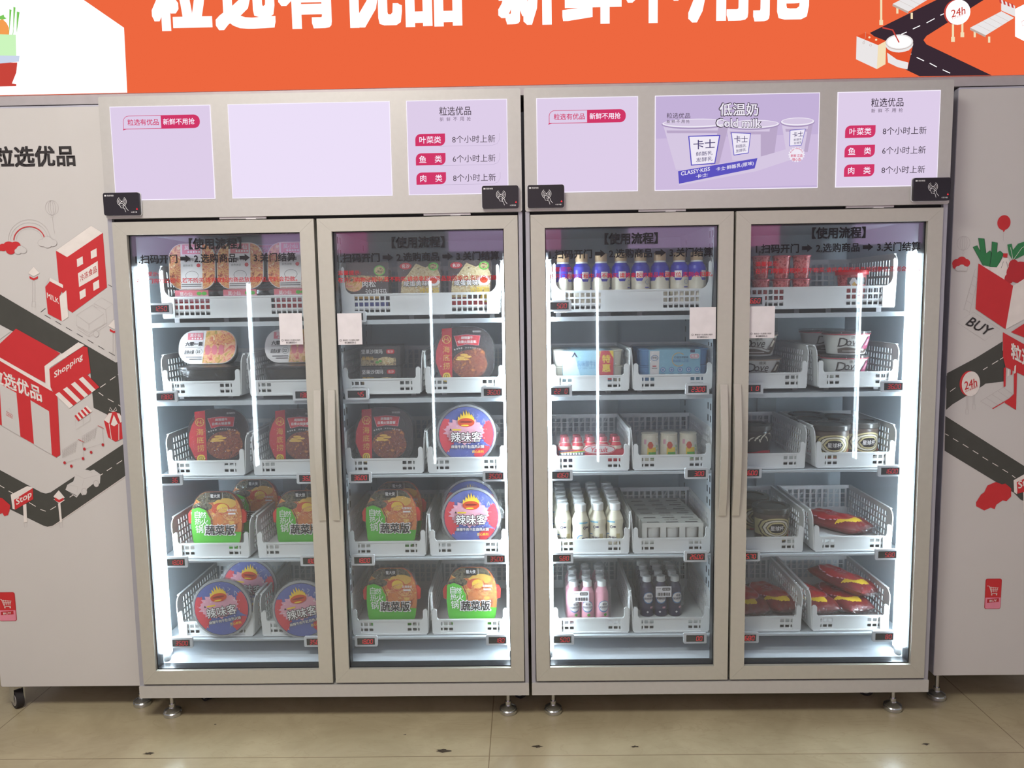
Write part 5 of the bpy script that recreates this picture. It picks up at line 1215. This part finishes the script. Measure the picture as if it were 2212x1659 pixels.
def lamp(f, x, y, sc, top='cab_paper'):
    P = lambda pts: [(x+a*sc, y+b*sc) for a, b in pts]
    W(P([(0, -58), (35, -20), (28, -12), (0, 2), (-28, -12), (-35, -20)]), .0006, 'cab_line', 3, f, True); L(P([(0, -58), (35, -20), (0, 0), (-35, -20)]), top, 2.8, f)
    L(P([(-25, -2), (0, 12), (25, -2), (25, 12), (0, 24), (-25, 12)]), 'cab_red', 3, f); W(P([(-6, 24), (-6, 150)]), .0006, 'cab_line', 3, f); W(P([(7, 24), (7, 150)]), .0006, 'cab_line', 3, f)
    W(P([(-11, 150), (-11, 180), (11, 184), (11, 150)]), .0006, 'cab_line', 3, f, True)
def cart(f, x, y, s):
    P = lambda a, b: (x+a*s, y+b*s)
    for k in range(6): W([P(0, 10+k*9), P(95-k*3, -50+k*12)], .0006, 'cab_line', 5, f)
    for k in range(7): W([P(2+k*13, 10-k*8), P(4+k*12, 55-k*5)], .0006, 'cab_line', 5, f)
    W([P(95, -55), P(130, -38)], .0016, 'cab_red', 5.2, f); W([P(120, -40), P(130, 50), P(20, 85)], .0007, 'cab_line', 5, f)
    for a, b in ((15, 85), (55, 105), (125, 60)): EL(*P(a, b), 8*s, 9*s, f, 'cab_red_dark', 5.3, 12)
A4 = crop(0, 400, 2.7656, YC); A5 = crop(0, 1000, 2.518, YC); A1 = crop(0, 0, 2.989, YC)
m = MB(); m.T = iL; m.y = YC
x0, z0 = A1(-36, 1082); x1, z1 = A1(480, 937); m.text('粒选优品', x0, z0, x1, z1, 'cab_ink', 2, 0.03); m.build('title', cabL)
m = MB(); m.T = iL; m.y = YC
L([(-90, 598), (0, 652), (600, 1006), (693, 1060), (727, 1043), (745, 1180), (712, 1210), (745, 1240), (758, 1440), (700, 1400), (560, 1330), (540, 1120), (360, 1000), (70, 870), (-90, 786)], 'cab_road', 1, A4)
L([(-90, 0), (0, 38), (225, 160), (250, 166), (275, 160), (700, -122), (703, 55), (290, 340), (262, 348), (235, 340), (0, 225), (-60, 195)], 'cab_road', 1, A5)
for p, q in (((600, 1208), (632, 1186)), ((658, 1165), (690, 1143)), ((705, 1133), (732, 1115)), ((590, 1238), (618, 1258)), ((645, 1276), (680, 1295)), ((708, 1312), (740, 1334))): W([p, q], .0022, 'cab_paper', 2, A4)
for p, q in (((-20, 110), (25, 136)), ((48, 152), (72, 165)), ((160, 215), (195, 236)), ((220, 252), (250, 262)), ((275, 254), (305, 236)), ((380, 186), (412, 165)), ((530, 78), (560, 58)), ((582, 42), (610, 24)), ((635, 6), (665, -14)), ((690, -30), (703, -40))): W([p, q], .0022, 'cab_paper', 2, A5)
W([(262, 348), (290, 342), (705, 58)], .0018, 'cab_paper', 2.5, A5)
for k in range(7): W([(268+64*k, 775+37*k), (303+64*k, 796+37*k)], .0016, 'cab_ink', 2, A4)
W([(245, 758), (272, 736)], .0014, 'cab_ink', 2, A4); W([(648, 594), (684, 614)], .0014, 'cab_ink', 2, A4); W([(700, 1002), (724, 988)], .0014, 'cab_ink', 2, A4)
m.build('road_print', cabL)
m = MB(); m.T = iL; m.y = YC                                      # balloon, rainbow, clouds
x, z = A4(311, 135); r = A4(350, 135)[0]-x
for q in (1, .55, .2): m.ring(x, z, r*q, .0006, 'cab_line', 2, rz=r*1.1)
W([(311, 178), (322, 190), (302, 192), (311, 178)], .0006, 'cab_line', 2, A4); W([(313, 190), (327, 288)], .0006, 'cab_line', 2, A4)
m.build('balloon_print', cabL); m = MB(); m.T = iL; m.y = YC
def arc(f, cx, cy, rx, ry, a0, a1, w, mat, lay): W([(cx+rx*math.cos(a0+(a1-a0)*i/24), cy-ry*math.sin(a0+(a1-a0)*i/24)) for i in range(25)], w, mat, lay, f)
arc(A4, 176, 330, 92, 82, .2, PI, .0030, 'cab_red', 3)
for rx, ry in ((126, 124), (112, 106), (78, 70)): arc(A4, 176, 330, rx, ry, .1, PI, .0006, 'cab_line', 2)
for a, b, c, mat in ((20, 372, 26, 'cab_red'), (55, 365, 34, 'cab_red'), (95, 362, 30, 'cab_red'), (65, 390, 28, 'cab_red'), (-10, 375, 24, 'cab_red')): EL(a, b, c, c*.85, A4, mat, 3)
for a, b, c in ((110, 395, 20), (140, 390, 20), (125, 382, 22)): EL(a, b, c+1.5, c*.85+1.5, A4, 'cab_line', 3.5); EL(a, b, c, c*.85, A4, 'cab_white', 3.8)
for a, b, c in ((255, 345, 26), (315, 345, 26), (285, 332, 30), (285, 355, 24)): EL(a, b, c+1.5, c*.8+1.5, A4, 'cab_line', 3.5); EL(a, b, c, c*.8, A4, 'cab_white', 3.8)
m.build('rainbow_print', cabL)
for x, y in ((203, 545), (682, 860)): m = MB(); m.T = iL; m.y = YC; lamp(A4, x, y, 1.0); m.build('street_lamp_print', cabL)
m = MB(); m.T = iL; m.y = YC                                      # store block and milk carton
L([(335, 392), (402, 430), (615, 285), (640, 610), (433, 762), (408, 745), (352, 580)], 'cab_red', 2, A4); L([(335, 390), (545, 242), (615, 285), (402, 430)], 'cab_paper', 2.2, A4); W([(335, 390), (545, 242), (615, 285)], .0006, 'cab_line', 2.4, A4)
for q in ([(460, 443), (495, 425), (498, 470), (463, 490)], [(543, 395), (578, 377), (580, 425), (545, 441)], [(476, 637), (512, 617), (514, 663), (480, 684)], [(557, 585), (592, 565), (595, 612), (560, 632)], [(467, 527), (585, 453), (589, 543), (474, 609)]): L(q, 'cab_paper', 2.6, A4)
QT('冷冻食品', (480, 580), (581, 518), (578, 478), (478, 540), A4, 'cab_red_dark', 3, 0.01)
L([(298, 552), (378, 595), (378, 615), (300, 574)], 'cab_paper', 3, A4); L([(272, 608), (300, 574), (378, 616), (357, 665), (371, 812), (288, 768)], 'cab_red', 3.2, A4); L([(357, 665), (398, 628), (410, 788), (371, 814)], 'cab_paper', 3.3, A4); W([(272, 606), (298, 552)], .0006, 'cab_line', 3, A4)
QT('MILK', (284, 672), (356, 710), (352, 678), (282, 640), A4, 'cab_paper', 4, 0.02); m.build('store_print', cabL)
m = MB(); m.T = iL; m.y = YC                                      # delivery truck outline
for q in ([(458, 775), (532, 830), (532, 880), (458, 838)], [(532, 830), (622, 768), (625, 830), (534, 880)], [(458, 775), (552, 716), (622, 768), (532, 830)], [(562, 706), (608, 672), (676, 712), (632, 742)], [(632, 742), (676, 712), (682, 800), (640, 828)], [(562, 706), (566, 726), (632, 742)], [(466, 848), (530, 890), (534, 906), (466, 862)], [(534, 890), (640, 822), (640, 836), (534, 906)]): W(q, .0006, 'cab_line', 3, A4, True)
EL(576, 888, 17, 20, A4, 'cab_line', 3.2); EL(576, 888, 15, 18, A4, 'cab_white', 3.4); m.build('truck_print', cabL)
m = MB(); m.T = iL; m.y = YC                                      # shop
L([(-50, 994), (97, 857), (362, 1004), (272, 1078), (272, 1180), (0, 1032)], 'cab_red', 3, A4); L([(-95, 990), (-95, 800), (0, 840), (70, 872)], 'cab_white', 2.9, A4); L([(-95, 975), (0, 1028), (325, 1214), (306, 1230), (0, 1050), (-95, 1000)], 'cab_paper', 3.3, A4)
L([(268, 1080), (470, 938), (508, 955), (300, 1090), (304, 1206), (274, 1190)], 'cab_paper', 3.6, A4); L([(297, 1098), (500, 962), (524, 968), (544, 1120), (332, 1258), (304, 1206)], 'cab_red', 3.8, A4)
QT('Shopping', (330, 1162), (500, 1045), (494, 1000), (322, 1118), A4, 'cab_paper', 4, 0.02, 0.1)
L([(-95, 995), (0, 1048), (306, 1228), (332, 1240), (345, 1270), (362, 1610), (338, 1626), (312, 1610), (295, 1350), (184, 1284), (205, 1546), (124, 1500), (100, 1240), (0, 1186), (14, 1436), (-95, 1380)], 'cab_red', 3.5, A4)
L([(184, 1284), (295, 1350), (312, 1610), (205, 1548)], 'cab_white', 3.4, A4); L([(0, 1186), (100, 1240), (124, 1500), (14, 1436)], 'cab_white', 3.4, A4)
QT('粒选优品', (-50, 1168), (256, 1300), (244, 1206), (-56, 1076), A4, 'cab_paper', 4, 0.03)
for k in range(8):
    a = k/8; b = (k+1)/8; t0 = (332+188*a, 1250-122*a); t1 = (332+188*b, 1250-122*b); b0 = (418+178*a-(0 if k else 0), 1332-126*a); b1 = (418+178*b, 1332-126*b)
    L([t0, t1, b1, b0], 'cab_red' if k % 2 else 'cab_paper', 4, A4)
for k in range(8):
    a = k/8; b = (k+1)/8; L([(447+75*a, 1378-62*a), (447+75*b, 1378-62*b), (470+84*b, 1410-60*b), (470+84*a, 1410-60*a)], 'cab_red' if k % 2 == 0 else 'cab_paper', 4, A4)
W([(452, 1400), (455, 1460), (540, 1405), (540, 1360)], .0006, 'cab_line', 3.8, A4); W([(498, 1385), (500, 1432)], .0006, 'cab_line', 3.8, A4)
W([(40, 1352), (58, 1332), (76, 1374)], .0006, 'cab_line', 4, A4); W([(40, 1350), (78, 1374), (78, 1394), (40, 1372)], .0010, 'cab_red', 4, A4, True); QT('OPEN', (44, 1370), (75, 1388), (75, 1378), (44, 1359), A4, 'cab_red', 4.2)
W([(14, 1436), (124, 1500)], .0006, 'cab_line', 4, A4); W([(205, 1548), (312, 1610)], .0006, 'cab_line', 4, A4); m.build('shop_print', cabL)
m = MB(); m.T = iL; m.y = YC                                      # gift box and shopping carts
L([(623, 1408), (650, 1362), (683, 1352), (716, 1362), (742, 1408), (735, 1512), (692, 1532), (648, 1505)], 'cab_red', 4, A4); L([(625, 1404), (652, 1362), (672, 1360), (654, 1424)], 'cab_paper', 4.2, A4); L([(664, 1430), (682, 1372), (706, 1424), (684, 1440)], 'cab_paper', 4.2, A4); L([(700, 1362), (716, 1364), (742, 1406), (720, 1418)], 'cab_paper', 4.2, A4)
W([(654, 1424), (668, 1518)], .0022, 'cab_paper', 4.3, A4); W([(712, 1424), (712, 1522)], .0022, 'cab_paper', 4.3, A4)
for a in (-1, 1): W([(677, 1354), (677+a*18, 1325), (677+a*22, 1345), (677, 1354)], .0016, 'cab_paper', 4.4, A4)
cart(A4, 492, 1490, 1.0); cart(A4, 374, 1572, 1.0); m.build('gift_and_cart_print', cabL)
m = MB(); m.T = iL; m.y = YC                                      # cars, stop sign, lamp
L([(358, 145), (368, 118), (400, 100), (412, 62), (455, 32), (492, 42), (512, 36), (548, 62), (545, 110), (520, 128), (510, 112), (475, 140), (470, 172), (448, 175), (440, 160), (418, 188)], 'cab_white', 3, A5)
for q in ([(358, 145), (368, 118), (425, 128), (420, 160)], [(412, 62), (460, 85), (448, 125)], [(460, 85), (545, 62)], [(455, 32), (500, 52)]): W(q, .0006, 'cab_line', 3.2, A5)
for x, y in ((460, 155), (525, 112)): EL(x, y, 15, 19, A5, 'cab_line', 3.3); EL(x, y, 13, 17, A5, 'cab_white', 3.4)
W([(362, 150), (418, 178)], .0016, 'cab_ink', 3.3, A5)
m.build('car_print', cabL); m = MB(); m.T = iL; m.y = YC
L([(-60, 175), (15, 192), (58, 230), (52, 262), (44, 284), (24, 288), (15, 272), (-60, 300)], 'cab_red', 3, A5)
L([(60, 172), (150, 125), (178, 132), (180, 140), (80, 200), (82, 252), (70, 248)], 'cab_paper', 3.4, A5); L([(78, 200), (180, 136), (183, 196), (84, 254)], 'cab_red', 3.6, A5); QT('Stop', (92, 240), (176, 192), (172, 146), (88, 194), A5, 'cab_paper', 4, 0.02)
L([(127, 228), (145, 222), (149, 320), (132, 324)], 'cab_paper', 3.2, A5); W([(132, 324), (135, 348), (148, 346), (149, 320)], .0006, 'cab_line', 3.2, A5)
m.build('stop_sign_print', cabL); m = MB(); m.T = iL; m.y = YC
L([(321, 148), (354, 188), (323, 210), (292, 182)], 'cab_paper', 3.2, A5); L([(292, 196), (356, 200), (325, 222)], 'cab_paper', 3, A5); L([(300, 186), (323, 200), (347, 188), (347, 202), (323, 215), (300, 202)], 'cab_red', 3.6, A5); L([(317, 220), (330, 218), (339, 320), (328, 324)], 'cab_paper', 3.2, A5)
W([(326, 324), (328, 352), (342, 350), (340, 320)], .0006, 'cab_line', 3.2, A5); m.build('street_lamp_print', cabL)
def phone(f, x0, y0, x1, y1):
    a = f(x0, y1); b = f(x1, y0); w = b[0]-a[0]; h = b[1]-a[1]; G_ = lambda u, v: (a[0]+u*w, a[1]+v*h)
    m.poly(rrect(a[0], a[1], b[0], b[1], w*.12, 4), 'cab_red_dark', 2); m.poly(rrect(a[0]+w*.03, a[1]+w*.03, b[0]-w*.03, b[1]-w*.03, w*.10, 4), 'cab_red', 3); m.poly(rrect(a[0]+w*.03, a[1]+w*.03, b[0]-w*.03, a[1]+h*.38, w*.1, 4, (w*.1, w*.1, 0, 0)), 'cab_pink', 4)
    m.poly([G_(.14, .21), G_(.86, .24), G_(.86, .36), G_(.14, .33)], 'cab_red_dark', 5); m.quad_text('BUY', G_(.28, .235), G_(.74, .255), G_(.74, .325), G_(.28, .305), 'cab_paper', 6, 0.02)
    for k in range(4): m.line([G_(.34+.13*k, .74-.01*k), G_(.40+.10*k, .56)], w*.022, 'cab_paper', 5)
    for k in range(3): m.line([G_(.28+.04*k, .72-.06*k), G_(.80-.03*k, .70-.05*k)], w*.022, 'cab_paper', 5)
    m.line([G_(.10, .77), G_(.24, .76), G_(.38, .52), G_(.74, .52)], w*.035, 'cab_paper', 5)
    for u in (.40, .70): m.ell(*G_(u, .475), w*.04, w*.04, 'cab_paper', 5, 10)
m = MB(); m.T = iL; m.y = YC; phone(A5, -2, 702, 80, 860); m.build('phone_print', cabL)

cabR, iR = cabinet('white cabinet printed with a vegetable bag and street, right of the fridges', 1.306, 1.774, .098)
foot(cabR, 1.340-1.540, .04); foot(cabR, 1.340-1.540, .5)
A6 = crop(1990, 160, 2.5919, YC); A7 = crop(1990, 800, 1.931, YC)
m = MB(); m.T = iR; m.y = YC
L([(190, 1660), (455, 1497), (452, 1580), (470, 1600), (470, 1720), (140, 1760), (140, 1690)], 'cab_road', 1, A6)
L([(107, 12), (190, -32), (300, -90), (400, -70), (260, 62), (130, 142), (103, 165)], 'cab_road', 1, A7)
L([(100, 190), (470, 425), (470, 560), (415, 540), (385, 510), (97, 335)], 'cab_road', 1, A7)
for p, q in (((395, 1625), (430, 1604)), ((440, 1598), (462, 1584)), ((345, 1656), (370, 1640))): W([p, q], .0022, 'cab_paper', 2, A6)
for p, q in (((120, 88), (142, 72)), ((180, 52), (200, 40)), ((98, 264), (114, 272)), ((132, 284), (154, 297)), ((173, 308), (196, 322)), ((214, 334), (237, 348)), ((255, 361), (278, 375)), ((296, 386), (320, 400)), ((338, 412), (361, 426)), ((378, 438), (392, 448))): W([p, q], .0020, 'cab_paper', 2, A7)
m.build('road_print', cabR)
m = MB(); m.T = iR; m.y = YC                                      # balloons, cloud
EL(462, 832, 37, 42, A6, 'cab_red', 2); L([(455, 870), (468, 870), (466, 880), (458, 884)], 'cab_red', 2, A6); W([(460, 884), (458, 935)], .0005, 'cab_line', 2, A6)
m.build('balloon_print', cabR); m = MB(); m.T = iR; m.y = YC
x, z = A6(236, 947); r = A6(272, 947)[0]-x
for q in (1, .55, .2): m.ring(x, z, r*q, .0006, 'cab_line', 2, rz=r*1.1)
W([(234, 990), (244, 1002), (226, 1002), (234, 990)], .0006, 'cab_line', 2, A6); W([(233, 1000), (233, 1024)], .0006, 'cab_line', 2, A6)
m.build('balloon_print', cabR); m = MB(); m.T = iR; m.y = YC
for a, b, c in ((196, 1060, 24), (225, 1050, 28), (250, 1058, 22), (190, 1075, 16)): EL(a, b, c, c, A6, 'cab_red', 3)
for a, b, c in ((205, 1090, 15), (225, 1085, 18), (243, 1090, 14)): EL(a, b, c+1, c+1, A6, 'cab_line', 3.3); EL(a, b, c, c, A6, 'cab_white', 3.5)
W([(302, 1090), (236, 1322)], .0006, 'cab_line', 2, A6); W([(325, 1110), (268, 1340)], .0006, 'cab_line', 2, A6)
for k in range(5): W([(292-14*k, 1130+46*k), (314-12*k, 1146+46*k)], .0006, 'cab_line', 2, A6)
m.build('cloud_print', cabR)
m = MB(); m.T = iR; m.y = YC                                      # bag of vegetables
for q in ([(318, 918), (352, 922), (362, 1004), (384, 988), (394, 1002), (382, 1080), (345, 1072), (288, 968), (312, 960), (330, 992)], [(395, 938), (426, 945), (422, 1000), (440, 990), (460, 1006), (425, 1082), (382, 1080), (392, 1000)]): L(q, 'cab_green', 2, A6); W(q, .0011, 'cab_leaf', 2.5, A6, True)
L([(345, 1070), (382, 1078), (384, 1120), (340, 1110)], 'cab_paper', 2, A6); L([(384, 1080), (424, 1082), (420, 1140), (384, 1128)], 'cab_paper', 2, A6)
L([(455, 1030), (485, 1030), (512, 1090), (495, 1150), (420, 1150), (416, 1090)], 'cab_paper', 3, A6); L([(457, 1004), (482, 1004), (480, 1028), (457, 1026)], 'cab_red', 3.2, A6); W([(458, 1050), (446, 1086)], .0010, 'cab_ink', 3.5, A6); W([(475, 1050), (484, 1086)], .0010, 'cab_ink', 3.5, A6)
L([(480, 955), (505, 950), (512, 985), (540, 950), (600, 930), (600, 1000), (540, 1030), (512, 1042), (490, 1010)], 'cab_green', 3, A6); W([(512, 1040), (498, 970)], .0012, 'cab_paper', 3.3, A6); W([(514, 1040), (560, 975), (600, 950)], .0012, 'cab_paper', 3.3, A6)
EL(550, 1110, 75, 60, A6, 'cab_red_dark', 3.4); EL(515, 1072, 28, 34, A6, 'cab_red_dark', 3.4); EL(490, 1145, 26, 30, A6, 'cab_red_dark', 3.4)
L([(318, 1060), (465, 1152), (512, 1186), (470, 1428), (302, 1315)], 'cab_red', 4, A6); L([(512, 1186), (600, 1130), (600, 1360), (470, 1428)], 'cab_paper', 4, A6)
W([(198, 1390), (292, 1332), (440, 1430), (355, 1492)], .0006, 'cab_line', 2, A6, True)
QT('BUY', (244, 1402), (366, 1468), (408, 1424), (286, 1360), A6, 'cab_ink', 3, 0.02); m.build('vegetable_bag_print', cabR)
m = MB(); m.T = iR; m.y = YC                                      # shop corner, round sign, bench, car
L([(455, 1445), (640, 1550), (640, 1720), (470, 1640), (455, 1580)], 'cab_red', 4, A6); L([(500, 1445), (600, 1380), (640, 1400), (640, 1500)], 'cab_red', 4.1, A6); QT('粒选', (500, 1590), (620, 1655), (620, 1560), (500, 1500), A6, 'cab_paper', 5, 0.03)
EL(197, 54, 38, 52, A7, 'cab_red', 3); EL(206, 56, 38, 52, A7, 'cab_paper', 3.2); QT('24h', (180, 82), (232, 64), (230, 30), (178, 48), A7, 'cab_red', 4, 0.02); QT('无人智能超市', (182, 92), (234, 70), (234, 62), (182, 84), A7, 'cab_red', 4)
for x, y0, y1 in ((190, 108, 182), (218, 100, 162)): W([(x-3, y0), (x-3, y1-20)], .0006, 'cab_line', 3, A7); W([(x+3, y0), (x+3, y1-20)], .0006, 'cab_line', 3, A7); W([(x-6, y1-20), (x+6, y1-20), (x+6, y1), (x-6, y1)], .0006, 'cab_line', 3, A7, True)
for k in range(5): W([(246+24*k, 128-14*k), (296+22*k, 158-14*k)], .0006, 'cab_line', 3, A7)
W([(246, 128), (342, 70)], .0006, 'cab_line', 3, A7); W([(296, 160), (395, 102)], .0030, 'cab_red', 3, A7)
L([(342, -10), (352, -14), (350, 66), (342, 70)], 'cab_red', 3.5, A7); L([(385, 10), (398, 2), (394, 165), (346, 135), (385, 98)], 'cab_red', 3.4, A7)
for k in range(5): L([(345+14*k, 5-8*k), (352+14*k, 1-8*k), (350+14*k, 28-6*k), (343+14*k, 32-6*k)], 'cab_red' if k % 2 == 0 else 'cab_paper', 3.8, A7)
m.build('shop_print', cabR); m = MB(); m.T = iR; m.y = YC
L([(228, 550), (248, 518), (262, 508), (275, 480), (310, 465), (335, 475), (350, 472), (374, 492), (374, 525), (355, 545), (338, 542), (312, 560), (305, 578), (288, 572), (262, 584), (228, 566)], 'cab_red', 3, A7)
m.build('car_print', cabR); m = MB(); m.T = iR; m.y = YC
L([(384, 458), (430, 432), (470, 420), (470, 470), (400, 500), (398, 516), (386, 508)], 'cab_paper', 3.4, A7); L([(397, 466), (470, 432), (470, 495), (400, 514)], 'cab_red', 3.6, A7); QT('Stop', (404, 504), (480, 470), (476, 430), (402, 464), A7, 'cab_paper', 4, 0.02); L([(424, 505), (436, 500), (438, 590), (426, 594)], 'cab_paper', 3.2, A7)
m.build('stop_sign_print', cabR)
m = MB(); m.T = iR; m.y = YC; phone(A7, 262, 868, 336, 995); m.build('phone_print', cabR)
